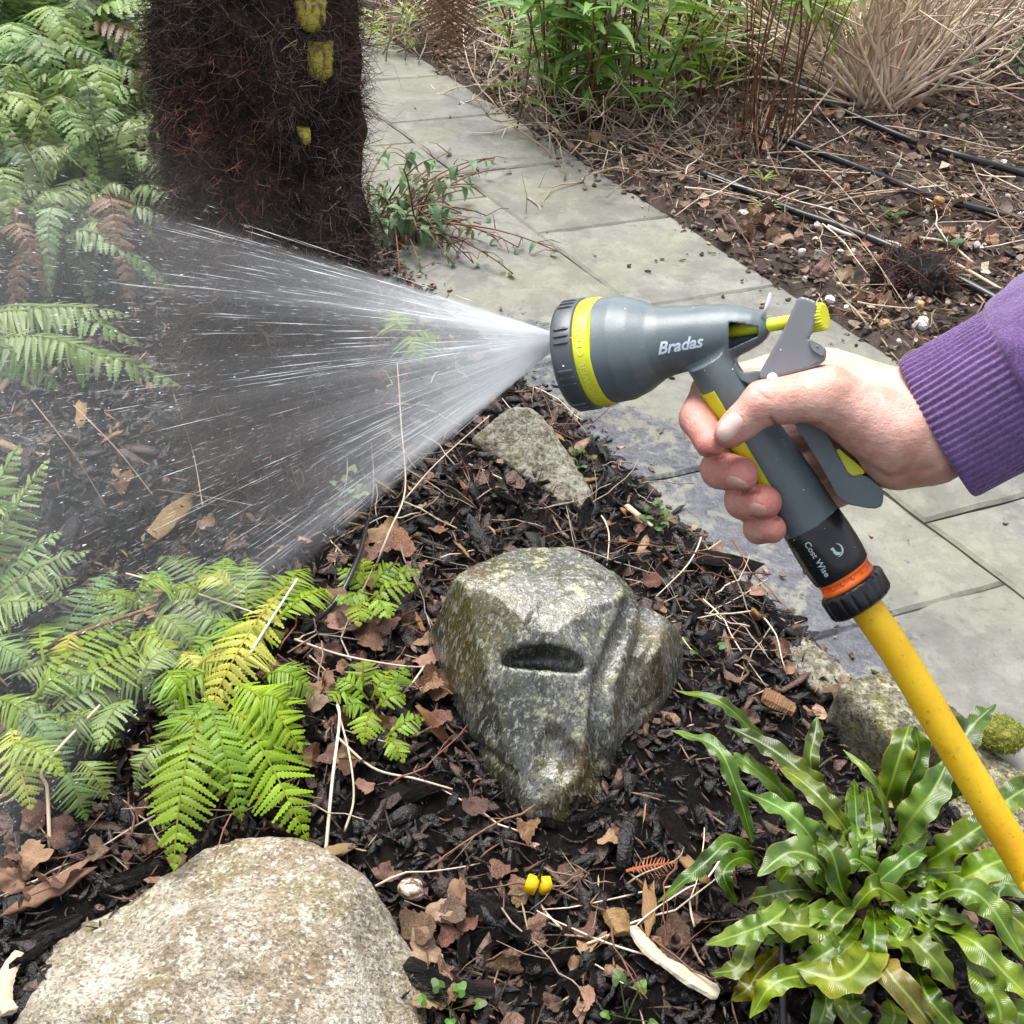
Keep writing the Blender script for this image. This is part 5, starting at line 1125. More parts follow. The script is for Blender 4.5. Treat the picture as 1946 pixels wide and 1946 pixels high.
TW = variants(9, lambda k: twig_mesh(k, M['twig'])); TS = variants(6, lambda k: twig_mesh(30 + k, M['straw'], False, .007)); TR = variants(4, lambda k: twig_mesh(60 + k, M['redstem'], True, .007))
def put(me, name, loc, size, rot, label, cat, group=None, sc=None):
    o = bpy.data.objects.new(name, me); COL.objects.link(o); o.location = Vector(loc); o.rotation_euler = rot; s_ = sc if sc is not None else (size, size, size); o.scale = s_
    o['label'] = label; o['category'] = cat
    if group: o['group'] = group
    return o
LM = [((1085, 1300), "the carved stone"), ((420, 1800), "the pale boulder"), ((1640, 1690), "the hart's-tongue fern"), ((1010, 880), "the leaning stone"), ((430, 1430), "the lime-green fern"), ((150, 1350), "the low fern at the left"), ((540, 1010), "the foot of the palm trunk"), ((1020, 1680), "the yellow sprinkler head"), ((785, 1680), "the snail"), ((1400, 1150), "the slab edge"), ((60, 1650), "the left edge of the picture"), ((760, 760), "the trunk's right side, in the spray")]
def near(q_): 
    p_ = pix(np.array([q_]))[0]; return min(LM, key=lambda a: (a[0][0] - p_[0]) ** 2 + (a[0][1] - p_[1]) ** 2)[1]
def blocked(x, y):
    # keep single pieces off the stones and trunk
    p_ = pix(np.array([[x, y, 0.02]]))[0]
    return (840 < p_[0] < 1290 and 1180 < p_[1] < 1560) or (p_[1] > 1660 + abs(p_[0] - 560) * .4 and p_[0] < 770) or math.hypot(x - tc[0], y - tc[1]) < RT + .02
def chip_label(wd, L_, q_):
    sz = ("small" if L_ < .033 else "medium-sized" if L_ < .05 else "large" if L_ < .075 else "very large"); k_ = "tan split wood chip" if wd else "wet black bark chip"; w_ = sz + " " + k_ + " near " + near(q_)
    return w_, ("wood chip" if wd else "bark chip"), w_
cnt = 0
pos = scatter(1500, (-1.0, .4, .72, 2.2), bedkeep); pos = pos[inview(pos, 0)]
dist = np.linalg.norm(pos - CAM, axis=1)
for q_ in pos:
    if cnt >= 290: break
    if blocked(q_[0], q_[1]) or rng.random() > 1.6 / np.linalg.norm(q_ - CAM) - .25: continue
    L_ = float(np.clip(rng.lognormal(math.log(.050), .42), .022, .13)); wd = rng.random() < .14
    put((WD if wd else CH)[rng.integers(5 if wd else 12)], "wood_chip" if wd else "bark_chip", q_ + np.array([0, 0, rng.uniform(.006, .016)]), L_, (rng.normal(0, .3), rng.normal(0, .3), rng.uniform(0, 6.28)),
        *chip_label(wd, L_, q_)); cnt += 1
# dead leaves: the ones the photograph shows singly, then drifts of them
def gl(px, py, dz=.012): return GH(px, py, dz)
special = [((1160, 1590), LT, .036, "crisp pinkish tan leaf lying flat on the black mulch below the carved stone", .3),
 ((1325, 1745), LB, .030, "small brown leaf left of the hart's-tongue, above the bleached stick", .9), ((810, 1815), LT, .062, "large crinkled tan leaf right of the boulder", .4), ((815, 1890), LT, .055, "broad tan leaf at the bottom edge right of the boulder", .3),
 ((835, 1730), LT, .048, "curled tan leaf below the snail", .5), ((1000, 1690), LB, .05, "folded brown leaf just left of the yellow sprinkler head", .5), ((950, 1650), LB, .05, "brown leaf lying flat between the boulder and the carved stone's foot", .3), ((1400, 1850), LB, .035, "brown leaf by the end of the bleached stick", .6),
 ((950, 875), LT, .022, "small pale leaf on the leaning stone's left edge", .6), ((720, 745), LT, .03, "orange tan leaf in the spray right of the trunk", .4), ((670, 1185), LB, .09, "big crumpled russet leaf at the lower end of the black drip hose", .6), ((760, 1040), LB, .08, "russet leaf behind the carved stone's left shoulder", .5), ((1640, 1745), LB, .035, "orange-brown leaf fragment in the heart of the hart's-tongue", 1.2), ((1240, 1100), LB, .045, "russet leaf at the carved stone's back right corner", .5),
 ((500, 1500), LB, .055, "dark brown leaf under the tip of the lime-green fern", .5), ((1110, 1890), LT, .04, "pale torn leaf at the bottom edge near the black riser pipe", .4), ((900, 1530), LB, .05, "brown curled leaf at the carved stone's left foot", .6), ((835, 1310), LB, .07, "russet leaf tucked against the carved stone's left side", .8), ((830, 1215), LB, .06, "brown leaf at the carved stone's upper left side", .8), ((700, 1495), LT, .035, "pinkish tan leaf by the pale stalks left of the carved stone", .5)]
for (xy, ms_, sz, lab, ti) in special:
    k = int(rng.integers(len(ms_))); put(ms_[k], "dead_leaf", gl(*xy, .018), sz, (rng.normal(0, .3) * ti, rng.normal(0, .3) * ti, rng.uniform(0, 6.28)), lab, "dead leaf", "dead leaves on the bed")
cnt = 0; drifts = [(330, 1000, 130), (700, 1030, 90), (760, 1190, 70), (820, 1350, 40), (620, 1340, 60), (480, 1520, 80), (850, 1790, 70), (1000, 1880, 120), (200, 1620, 130), (640, 1480, 60), (1250, 1070, 80), (1560, 1330, 60), (980, 1640, 90), (120, 1700, 80), (850, 960, 100), (760, 660, 40)]
while cnt < 125:
    dx = drifts[int(rng.integers(len(drifts)))]; g = G(dx[0] + rng.normal(0, dx[2]), dx[1] + rng.normal(0, dx[2] * .6))
    if pn(g[0], g[1]) > 1.1 or blocked(g[0], g[1]): continue
    g[2] = float(hgt(g[0], g[1])) + rng.uniform(.008, .02); tan = rng.random() < .42
    sz = rng.uniform(.026, .058); tl = rng.normal(0, .5, 2); w_ = ("small " if sz < .037 else "medium-sized " if sz < .048 else "large ") + ("tan" if tan else "dark russet") + (" dead leaf tilted up" if np.abs(tl).max() > .6 else " dead leaf lying flat") + " near " + near(g)
    put((LT if tan else LB)[rng.integers(6)], "dead_leaf", g, sz, (tl[0], tl[1], rng.uniform(0, 6.28)), w_, "dead leaf", w_); cnt += 1
for k, (px, py, sz) in enumerate([(735, 1010, .085), (705, 1050, .075), (790, 1075, .06), (655, 1170, .085), (700, 1205, .07), (740, 1185, .06), (810, 1250, .07), (820, 1300, .065), (835, 1370, .06), (620, 1240, .06), (800, 1770, .06), (850, 1770, .05), (600, 1300, .05), (845, 1880, .055), (900, 1895, .05)]):
    w_ = ["crumpled", "curled", "flattened"][k % 3] + " big russet leaf in the drift near " + near(gl(px, py)); put(LB[k % 7] if k % 3 else LT[k % 6], "dead_leaf", gl(px, py, .022), sz, (rng.normal(0, .35), rng.normal(0, .35), rng.uniform(0, 6.28)), w_.replace("russet", "tan") if k % 3 == 0 else w_, "dead leaf", w_)
# twigs and stalks
def line_twig(pts, r, mat, label, name="twig", group=None, n=5, z=.02, cat=None):
    Q = [gl(a[0], a[1], a[2] if len(a) > 2 else z) for a in pts]; c = spline(Q, max(6, len(pts) * 5)); v, f = tube(c, np.linspace(r, r * .7, len(c)), n); o = ob(name, v, f, mat); recenter(o, c[0]); return tag(o, label, cat or name.replace('_', ' '), group)
line_twig([(618, 1630, .01), (632, 1480, .05), (645, 1370, .06), (640, 1330, .03)], .0022, M['straw'], "pale upright bracken stalk standing left of the carved stone", "stalk")
line_twig([(655, 1580, .01), (672, 1520, .03), (665, 1440, .05), (640, 1340, .05)], .0016, M['straw'], "bent pale stalk beside the tallest one left of the carved stone", "stalk")
line_twig([(95, 1610, .01), (90, 1500, .05), (85, 1455, .06), (190, 1340, .08)], .0024, M['straw'], "long tan stalk bent at a knee at the left edge of the bed", "stalk")
line_twig([(20, 1265, .04), (120, 1215, .06), (300, 1150, .08)], .0042, M['wood'], "thick tan stalk slanting across the low ferns at the left", "stalk")
line_twig([(380, 1400, .05), (470, 1250, .11), (565, 1100, .13)], .0024, M['straw'], "straight yellowish fern stalk rising over the lime-green fern", "stalk")
line_twig([(240, 1090, .05), (350, 1120, .06), (500, 1170, .05)], .0018, M['straw'], "reddish tan stalk lying across the low ferns below the spray", "stalk")
line_twig([(560, 1215, .04), (650, 1245, .03), (760, 1265, .03), (830, 1268, .02)], .0018, M['straw'], "tan stalk lying from the fern to the carved stone", "stalk")
line_twig([(640, 1400, .03), (710, 1460, .02), (790, 1480, .02), (860, 1500, .015)], .0018, M['straw'], "tan stalk running to the carved stone's left foot", "stalk")
line_twig([(710, 1085, .02), (740, 1010, .06), (770, 930, .07), (762, 800, .12), (755, 690, .16)], .0018, M['straw'], "tall thin dry stem standing left of the leaning stone", "stalk")
line_twig([(768, 950, .06), (830, 880, .09), (930, 790, .12)], .0012, M['straw'], "thin forked stem crossing the leaning stone", "stalk")
for k, (a, b) in enumerate([((640, 960), (660, 870)), ((700, 1000), (705, 840)), ((140, 770), (290, 940)), ((60, 760), (200, 960)), ((300, 930), (480, 960)), ((330, 750), (385, 960))]):
    line_twig([(*a, .03), ((a[0] + b[0]) / 2 + 8, (a[1] + b[1]) / 2, .08), (*b, .08)], .0012, M['twig'], ["short bare twig by the spray's lower edge", "bare upright twig beside the spray's lower edge, taller", "reddish thin stem slanting down through the spray", "reddish thin stem at the left of the spray", "thin twig lying at the trunk's foot behind the spray", "hair-thin stem crossing the trunk's foot in the spray"][k], "twig")
cnt = 0; tz = [(860, 930, 160), (780, 980, 120), (1150, 980, 130), (1300, 1150, 90), (700, 1250, 100), (1400, 1280, 90), (1050, 820, 100), (760, 780, 60), (900, 1700, 200), (200, 1650, 150), (1200, 1800, 150), (650, 1400, 60), (1100, 1000, 200)]
while cnt < 150:
    dx = tz[int(rng.integers(len(tz)))]; g = G(dx[0] + rng.normal(0, dx[2]), dx[1] + rng.normal(0, dx[2] * .6))
    if pn(g[0], g[1]) > 1.08 or blocked(g[0], g[1]): continue
    g[2] = float(hgt(g[0], g[1])) + rng.uniform(.01, .03); kind = int(rng.integers(3)); L_ = rng.uniform(.07, .22)
    w_ = ("short " if L_ < .12 else "medium-length " if L_ < .17 else "long ") + ["forked grey-brown", "plain straw-coloured", "forked reddish"][kind] + " twig on the mulch near " + near(g)
    put([TW, TS, TR][kind][rng.integers(4)], "twig", g, L_, (rng.normal(0, .2), rng.normal(0, .14), rng.uniform(0, 6.28)), w_, "twig", w_, (L_, .22, .22)); cnt += 1

# ---- small made and found things on the mulch
# snail
sn = thing("snail", gl(783, 1683, .018), "striped brown snail shell on the mulch right of the boulder", "snail"); c0 = np.array(worldloc(sn)); pts = []; rad = []
ax1 = nrm([.8, -.45, .3]); ax2 = nrm(np.cross([.1, .5, .9], ax1)); ax3 = np.cross(ax1, ax2)
for t in np.linspace(0, 1, 70):
    a = t * 3.0 * 2 * math.pi; R_ = .0105 * t ** 1.6 * 1.0; pts.append(c0 + (math.cos(a) * ax1 + math.sin(a) * ax2) * R_ + ax3 * (.012 * (1 - t) - .004)); rad.append(.0012 + .0085 * t ** 1.5)
v, f = tube(pts, rad, 18); ob("shell", v, f, M['snail'], sn)
# yellow sprinkler on a riser
sp = thing("micro_sprinkler", gl(1022, 1690, .06), "yellow micro sprinkler head on a thin black riser in front of the carved stone", "sprinkler"); c0 = G(1022, 1682, .075)
for sx in (-1, 1):
    bm = bmesh.new(); bmesh.ops.create_cube(bm, size=1); bmesh.ops.bevel(bm, geom=bm.edges[:], offset=.07, segments=2, affect='EDGES'); R_ = np.array(Matrix.Rotation(.18, 3, 'Y') @ Matrix.Rotation(.25 * sx, 3, 'Z'))
    v = (np.array([w.co[:] for w in bm.verts]) * np.array([.0140, .0135, .020])) @ R_.T + c0 + np.array([sx * .0072, sx * .002, -.003 * sx]); f = [[w.index for w in q_.verts] for q_ in bm.faces]; bm.free(); ob("sprinkler_head", v, f, M['yellow'], sp)
v, f = tube([c0 + np.array([0, 0, .004]), c0 + np.array([.002, .004, .022]), c0 + np.array([.004, .006, .034])], [.003, .002, .0012], 8); ob("spike_tip", v, f, M['pipe'], sp)
v, f = tube(spline([c0 - np.array([0, 0, .006]), G(1018, 1760, .045), G(1003, 1840, .02), G(985, 1946, .015)], 20), .0042, 10); ob("riser", v, f, M['pipe'], sp)
line_twig([(570, 1205, .015), (640, 1140, .04), (680, 1060, .06), (700, 985, .03)], .0048, M['pipe'], "black drip hose curving through the ferns left of the carved stone", "drip_hose", None, 10)
line_twig([(1490, 2000, .03), (1487, 1880, .06), (1485, 1775, .08)], .0042, M['pipe'], "thin black pipe standing among the lower hart's-tongue leaves", "drip_hose", None, 10)
def stick(pts, rw, mat, label, z=.02, name="stick", flat=.55, seed=1):
    r_ = np.random.default_rng(seed); Q = [gl(a[0], a[1], z) for a in pts]; c = spline(Q, 30); n = 8; jag = r_.normal(0, .10, (n,)); tg = np.gradient(c, axis=0); v = []; rw = np.interp(np.linspace(0, 1, 30), np.linspace(0, 1, len(rw)), rw)
    for i in range(30):
        t_ = nrm(tg[i]); sd = nrm(np.cross(t_, [0, 0, 1])); up = np.cross(sd, t_)
        for k in range(n):
            a = k * 2 * math.pi / n; q_ = 1 + jag[k] + .07 * math.sin(2 * a + i * .25) + r_.normal(0, .045) - (.45 * r_.random() if i in (0, 29) else 0); v.append(c[i] + rw[i] * q_ * (math.cos(a) * sd + flat * math.sin(a) * up))
    f = grid_faces(30, n, True) + [list(range(n))[::-1], [29 * n + k for k in range(n)]]; o = ob(name, v, f, mat, None, False); recenter(o, c[0]); return tag(o, label, "stick")
stick([(1200, 1762), (1240, 1810), (1290, 1845), (1365, 1890)], [.006, .008, .0065, .010, .0085], M['palewood'], "bleached white stick lying on the mulch left of the hart's-tongue")
stick([(38, 1810), (14, 1850), (10, 1900), (18, 1925)], [.007, .008, .007, .008], M['palewood'], "short curved pale stick at the left edge beside the boulder")
stick([(1165, 1730), (1185, 1775)], [.012, .013, .010], M['wood'], "stubby split tan wood chunk by the bleached stick's upper end")
stick([(770, 1830), (850, 1880), (940, 1880)], [.010, .014, .013, .010], M['bark'], "dark purplish rotten branch piece lying right of the boulder", name="branch")
stick([(1190, 960), (1240, 1000)], [.006, .005, .003], M['palewood'], "small bone-white chip on the mulch below the slab edge")
stick([(1450, 1320), (1510, 1350)], [.014, .016, .012], M['wood'], "split reddish wood block in the mulch right of the carved stone")
for k, (x, y, n_, h_, lab) in enumerate([(855, 1920, 5, .03, "small green seedling with cut leaves at the bottom edge"), (1190, 1935, 4, .03, "pale green seedling at the bottom edge, left of the hart's-tongue"), (1100, 890, 7, .03, "tiny green weed at the foot of the leaning stone"), (1245, 1000, 8, .03, "small green weed by the slab edge above the carved stone"), (1330, 1240, 3, .02, "single tiny green sprout right of the carved stone"), (665, 970, 10, .07, "grey-green seedling tuft at the spray's lower edge by the drip hose")]):
    t_ = thing("weed", gl(x, y), lab, "weed", None); b0 = np.array(worldloc(t_))
    for j in range(n_):
        a = j * 2.4 + k; e = b0 + np.array([math.cos(a), math.sin(a), 0]) * rng.uniform(.008, .028) + np.array([0, 0, rng.uniform(.4, 1) * h_]); mb = MB(); mb.add(*tube([b0, e], [.0008, .0006], 4), (.10, .16, .04))
        u_ = nrm(np.array([math.cos(a), math.sin(a), .25])); w_ = nrm(np.cross(u_, [0, 0, 1.0])); s_ = rng.uniform(.009, .015); up_ = np.cross(w_, u_); o_ = [e + u_ * s_ * .25]; 
        for q_ in range(15):
            b_ = -math.pi + (q_ + .5) * 2 * math.pi / 15; rr_ = s_ * (.55 + .38 * abs(math.cos(1.5 * b_)) + rng.normal(0, .05)) * (1 if abs(b_) < 2.6 else .6); o_.append(e + u_ * (s_ * .35 + rr_ * math.cos(b_) * .75) + w_ * rr_ * math.sin(b_) * .7 - up_ * rr_ * rr_ / s_ * .25)
        mb.add(o_, [[0, 1 + q_, 1 + (q_ + 1) % 15] for q_ in range(15)], (.16, .25, .09) if k == 5 else (.085, .17, .03)); mb.obj("leaf", M['leafgreen'], t_, False)
# ================================================================ FAR BED AND ITS PLANTS
def pipe(pts, label, r=.0105, z=.022):
    Q = [GH(a, b, z) for a, b in pts]; c = spline(Q, 44); v, f = tube(c, r, 12); o = ob("irrigation_pipe", v, f, M['pipe']); recenter(o, c[0]); return tag(o, label, "pipe", "black irrigation pipes across the far bed")
pipe([(1325, 325), (1420, 362), (1500, 398), (1600, 432), (1690, 468), (1760, 502), (1830, 535), (1910, 578), (2060, 660)], "black irrigation pipe nearest the path in the far bed")
pipe([(1480, 262), (1560, 292), (1640, 322), (1720, 354), (1790, 380), (1946, 418), (2100, 452)], "middle black irrigation pipe of the three in the far bed")
pipe([(1500, 140), (1560, 190), (1640, 228), (1720, 262), (1810, 292), (1946, 330), (2100, 372)], "black irrigation pipe furthest from the path, under the straw-coloured shrub")
LF = [((1110, 260), "the green shrub"), ((1450, 290), "the red-stemmed shrub"), ((1680, 190), "the straw-coloured shrub"), ((1735, 505), "the dead crown of roots"), ((1500, 400), "the nearest pipe"), ((1750, 370), "the middle pipe"), ((1850, 300), "the furthest pipe"), ((1500, 560), "the path edge by the gun's lever"), ((1800, 600), "the purple sleeve"), ((900, 120), "the hanging dead fern"), ((1250, 380), "the bend of the path edge"), ((1900, 450), "the right edge of the picture")]
def nearf(q_):
    p_ = pix(np.array([q_]))[0]; return min(LF, key=lambda a: (a[0][0] - p_[0]) ** 2 + (a[0][1] - p_[1]) ** 2)[1]
def fary(px, py, sx, sy):
    while True:
        g = G(px + rng.normal(0, sx), py + rng.normal(0, sy))
        if pn(g[0], g[1]) > 1.9 and g[1] < 6.5: g[2] = float(hgt(g[0], g[1])); return g
# pebbles and fragments
def rock_mesh(k, mat):
    bm = bmesh.new(); bmesh.ops.create_icosphere(bm, subdivisions=2, radius=.5); v = np.array([w.co[:] for w in bm.verts]); f = [[w.index for w in q_.verts] for q_ in bm.faces]; bm.free(); r_ = np.random.default_rng(k)
    v = v * (1 + .95 * vnoise3(v * 2.6 + k * 3.1))[:, None] * r_.uniform(.6, 1, 3); return newmesh("pebble", v, f, mat, False)
PB = {n_: variants(4, lambda k: rock_mesh(k + 7, M[n_])) for n_ in ('pebble', 'whitepebble', 'ochre', 'redchip')}
pz = [(1700, 420, 150, 100, .5), (1500, 480, 120, 60, .3), (1750, 330, 160, 60, .4), (1600, 570, 120, 40, .3), (1000, 150, 120, 60, .4), (1850, 600, 80, 40, .3)]
for k in range(80):
    z_ = pz[int(rng.integers(len(pz)))]; g = fary(*z_[:4]); kd = rng.choice(['pebble', 'whitepebble', 'ochre', 'redchip'], p=[.62, .16, .13, .09]); s_ = float(np.clip(rng.lognormal(math.log(.014), .4), .007, .035))
    nm_ = {'pebble': 'grey-beige pebble', 'whitepebble': 'white pebble', 'ochre': 'ochre pebble', 'redchip': 'brick-red stone fragment'}[kd]
    put(PB[kd][rng.integers(4)], "pebble", g + np.array([0, 0, s_ * .35 + .006]), s_, tuple(rng.uniform(0, 3, 3)), nm_ + " on the brown soil near " + nearf(g), "pebble", nm_ + "s near " + nearf(g))
for (px, py, kd, s_, lab) in [(1755, 612, 'whitepebble', .035, "white angular stone on the soil left of the purple sleeve"), (1683, 618, 'ochre', .032, "yellowish round stone near the path edge below the dead root crown"), (1750, 580, 'ochre', .026, "ochre stone right below the dead root crown"), (1742, 618, 'pebble', .028, "grey stone beside the white angular one near the sleeve"), (1608, 357, 'redchip', .028, "flat brick-red fragment between the two nearer pipes"), (1598, 173, 'redchip', .03, "brick-red fragment below the straw-coloured shrub"), (1708, 648, 'whitepebble', .014, "tiny white pebble near the sleeve's left edge"), (985, 128, 'whitepebble', .05, "white stone in the litter behind the hanging dead fern"), (998, 160, 'whitepebble', .04, "smaller white stone in the litter right of the hanging dead fern")]:
    put(PB[kd][rng.integers(4)], "pebble", GH(px, py, .012), s_, tuple(rng.uniform(0, 3, 3)), lab, "pebble")
cnt = 0; lz = [(1600, 560, 90, 30), (1700, 470, 120, 60), (1480, 480, 100, 40), (1850, 520, 80, 60), (1350, 420, 80, 30), (1600, 330, 130, 60), (1000, 170, 80, 60), (1750, 250, 120, 60), (1200, 300, 120, 30)]
for k in range(120):
    g = fary(*lz[int(rng.integers(len(lz)))]); tan = rng.random() < .5
    put((LT if tan else LB)[rng.integers(6)], "dead_leaf", g + np.array([0, 0, rng.uniform(.01, .025)]), rng.uniform(.035, .08), (rng.normal(0, .5), rng.normal(0, .5), rng.uniform(0, 6.28)), ("curled tan" if tan else "dull brown") + " dead leaf on the far bed near " + nearf(g), "dead leaf", ("tan" if tan else "brown") + " dead leaves near " + nearf(g))
for k in range(140):
    g = fary(*[(1600, 350, 160, 70), (1200, 290, 150, 50), (950, 150, 90, 60), (1750, 470, 120, 80), (1450, 430, 120, 40), (1800, 250, 120, 60)][int(rng.integers(6))]); kind = int(rng.integers(3)); L_ = rng.uniform(.12, .42)
    put([TW, TS, TR][kind][rng.integers(4)], "twig", g + np.array([0, 0, rng.uniform(.012, .05)]), L_, (rng.normal(0, .15), rng.normal(0, .18), rng.uniform(0, 6.28)), ["grey-brown", "straw-coloured", "reddish"][kind] + (" long" if L_ > .27 else " short") + " twig on the far bed near " + nearf(g), "twig", ["grey-brown", "straw-coloured", "reddish"][kind] + (" long" if L_ > .27 else " short") + " twigs near " + nearf(g), (L_, .3, .3))
line_twig([(1572, 430), (1620, 448), (1700, 462), (1712, 470)], .0055, M['straw'], "long pale stalk lying along the nearest pipe", "stalk")
line_twig([(1745, 452), (1800, 462), (1850, 500)], .005, M['straw'], "pale greenish curved stalk right of the dead root crown", "stalk")
line_twig([(1790, 490), (1850, 520), (1935, 570)], .006, M['straw'], "thick tan stalk ending beside the purple sleeve", "stalk")
line_twig([(1540, 395), (1640, 372), (1740, 360)], .004, M['twig'], "brown stalk lying between the two nearer pipes", "stalk")
line_twig([(1540, 90, .1), (1600, 130, .1), (1480, 290, .03)], .004, M['twig'], "brown bent stalk arching between the red-stemmed and straw shrubs", "stalk")
# dead crown of roots
c0 = GH(1735, 540); dr_ = thing("root_clump", c0, "dark hummock of dead roots with reddish stubble near the purple sleeve", "dead plant"); bm = bmesh.new(); bmesh.ops.create_icosphere(bm, subdivisions=5, radius=1)
v = np.array([w.co[:] for w in bm.verts]); f = [[w.index for w in q_.verts] for q_ in bm.faces]; bm.free(); v = v * (1 + .35 * fbm3(v * 2.6, 4))[:, None] * np.array([.10, .085, .065]) + c0 + np.array([0, 0, .015]); ob("mound", v, f, M['bed'], dr_)
def mpos(N):
    d_ = rng.normal(size=(N, 3)); d_[:, 2] = np.abs(d_[:, 2]); d_ /= np.linalg.norm(d_, axis=1)[:, None]; return d_ * np.array([.095, .08, .062]) + c0 + np.array([0, 0, .015]), d_
v, f, m = hairs(900, mpos, .03, .08, .0009); cc = pal([(.05, .03, .022), (.14, .06, .045), (.25, .15, .10)], [.45, .35, .2], 900); o = ob("root_stubble", v, f.tolist(), M['fibre'], dr_, False, np.repeat(cc, m, 0)); o['kind'] = 'stuff'

# ---- lance leaves shared by the shrubs
def lance(k, L=1.0, w=.11, droop=.35, fold=.25):
    r_ = np.random.default_rng(k); n = 7; v = []; 
    for i in range(n):
        t = i / (n - 1); ww = w * math.sin(math.pi * min(1, (.06 + t * .94)) ** .8) ** .8 if t < 1 else 0.004; z = .12 * t - droop * t * t; y = .05 * math.sin(t * 3 + k)
        for s_ in (-1, 0, 1): v.append([t * L, y + s_ * ww, z + fold * abs(s_) * ww])
    return newmesh("leaf", v, grid_faces(n, 3), M['leafgreen'], True, np.ones((len(v), 3)))
def lset(col, n=6, **kw):
    out = []
    for k in range(n):
        me = lance(k, **kw); c = np.array(col) * rng.uniform(.8, 1.2) * np.array([rng.uniform(.85, 1.2), 1, 1]); a = me.color_attributes["tint"]; a.data.foreach_set("color", np.tile(np.r_[c, 1], len(me.vertices)).astype(np.float32)); out.append(me)
    return out
LG = lset((.13, .26, .05), w=.08); LG2 = lset((.22, .37, .06), w=.07); LL = lset((.27, .42, .06), w=.06); LGREY = lset((.16, .25, .13), w=.26, droop=.7, fold=.35); LIVY = lset((.06, .12, .035), w=.30, droop=.3)
def place_leaf(parent, me, p_, d_, L_, roll=None):
    o = bpy.data.objects.new("leaf", me); COL.objects.link(o); o.parent = parent
    q_ = Vector(d_).to_track_quat('X', 'Z'); o.rotation_mode = 'QUATERNION'; o.rotation_quaternion = q_ @ Vector((1, 0, 0)).rotation_difference(Vector((1, 0, 0)))
    if roll: 
        from mathutils import Quaternion
        o.rotation_quaternion = q_ @ Quaternion((1, 0, 0), roll)
    o.location = Vector(p_) - worldloc(parent); o.scale = (L_, L_, L_); return o
def shrub(base, label, nst, H_, spread, leaves, leafL, nleaf, stem_mat, name="shrub", leafless=.35, r=.004, whorl=False, bx=.10, cat="shrub", bias=(0, 0), tiltmax=None):
    t_ = thing(name, base, label, cat)
    for k in range(nst):
        a = rng.uniform(0, 2 * math.pi); b0 = np.array(base) + np.array([rng.normal(0, bx), rng.normal(0, bx * .6), 0]); b0[2] = float(hgt(b0[0], b0[1]))
        tip = b0 + np.array([math.cos(a) * spread * rng.random() + bias[0], math.sin(a) * spread * rng.random() + bias[1], H_ * rng.uniform(.65, 1.1)]); c = bez(b0, b0 * .5 + tip * .5 + np.array([0, 0, .1 * H_]) + rng.normal(0, .03, 3), tip, 9)
        v, f = tube(c, np.linspace(r, r * .5, 9), 5); st = ob("stem", v - b0 + b0, f, stem_mat, t_)
        st_ = st
        for j in range(nleaf):
            u = (leafless + (1 - leafless) * (j + rng.random()) / nleaf) if not whorl else rng.uniform(.86, 1.0); q_ = c[min(8, int(u * 8))] * (1 - (u * 8) % 1) + c[min(8, int(u * 8) + 1)] * ((u * 8) % 1)
            a2 = j * 2.4 + rng.normal(0, .4); el = rng.uniform(-.2, .7); d_ = (math.cos(a2) * math.cos(el), math.sin(a2) * math.cos(el), math.sin(el)); place_leaf(st_, leaves[rng.integers(len(leaves))], q_, d_, leafL * rng.uniform(.7, 1.25), rng.normal(0, .5))
    return t_
shrub(GH(1095, 240), "dark green shrub with narrow drooping leaves at the top of the picture", 21, .58, .26, LG, .125, 14, M['redstem'], leafless=.14, bx=.09)
shrub(GH(1215, 190), "dense green shrub with lance leaves, right of the darker one at the top", 20, .58, .26, LG2, .125, 14, M['redstem'], leafless=.14, bx=.10)
shrub(GH(1335, 150), "bright lime-green bushy plant between the green shrub and the red stems", 14, .34, .14, LL, .085, 18, M['straw'], "bush", .1, .0025, bx=.07)
shrub(GH(1165, 215), "low mid-green sprawling plant at the foot of the green shrub", 9, .16, .22, LG2, .06, 10, M['straw'], "bush", .2, .0022, bx=.14)
shrub(GH(1450, 275), "shrub of many thin red-brown stems with green whorls at the tips", 24, .72, .20, LG2, .105, 9, M['redstem'], leafless=.8, r=.0024, whorl=True, bx=.07)
shrub(GH(1530, 175), "pale green lance-leaved shoot right of the red stems at the top", 6, .40, .14, LG2, .11, 11, M['straw'], leafless=.6, r=.0028, bx=.05)
shrub(GH(1400, 110), "green shrub at the top edge behind the red stems", 18, .55, .24, LG2, .11, 15, M['redstem'], leafless=.12, bx=.1)
for (px, py, lab, n_, ls) in [(1450, 410, "small bright green seedling below the nearest pipe", 6, LL), (1448, 355, "green basal shoot at the foot of the red-stemmed shrub", 7, LL), (1265, 180, "small pale green seedling in the litter below the green shrubs", 6, LL), (1690, 425, "ivy-like green leaves on the soil by the dead root crown", 4, LIVY), (1800, 480, "green ivy leaf under the pale stalk right of the dead root crown", 3, LIVY)]:
    b0 = GH(px, py); t_ = thing("seedling", b0, lab, "seedling")
    for j in range(n_):
        a = j * 2.4; place_leaf(t_, ls[j % 6], b0 + np.array([0, 0, .02]), (math.cos(a), math.sin(a), .55), .05 if ls is LL else .045)
b0 = GH(1925, 150); t_ = thing("ground_cover_plant", b0, "dark green leaves at the right edge under the straw-coloured shrub", "plant")
for j in range(26):
    a = rng.uniform(0, 6.28); place_leaf(t_, LIVY[j % 6], b0 + np.array([rng.normal(0, .10), rng.normal(0, .10), rng.uniform(.03, .14)]), (math.cos(a), math.sin(a), .2), .075)
shrub(GH(1060, 170), "mid-green leafy shrub at the left of the green group at the top", 18, .5, .22, LG2, .115, 15, M['redstem'], leafless=.12, bx=.08)
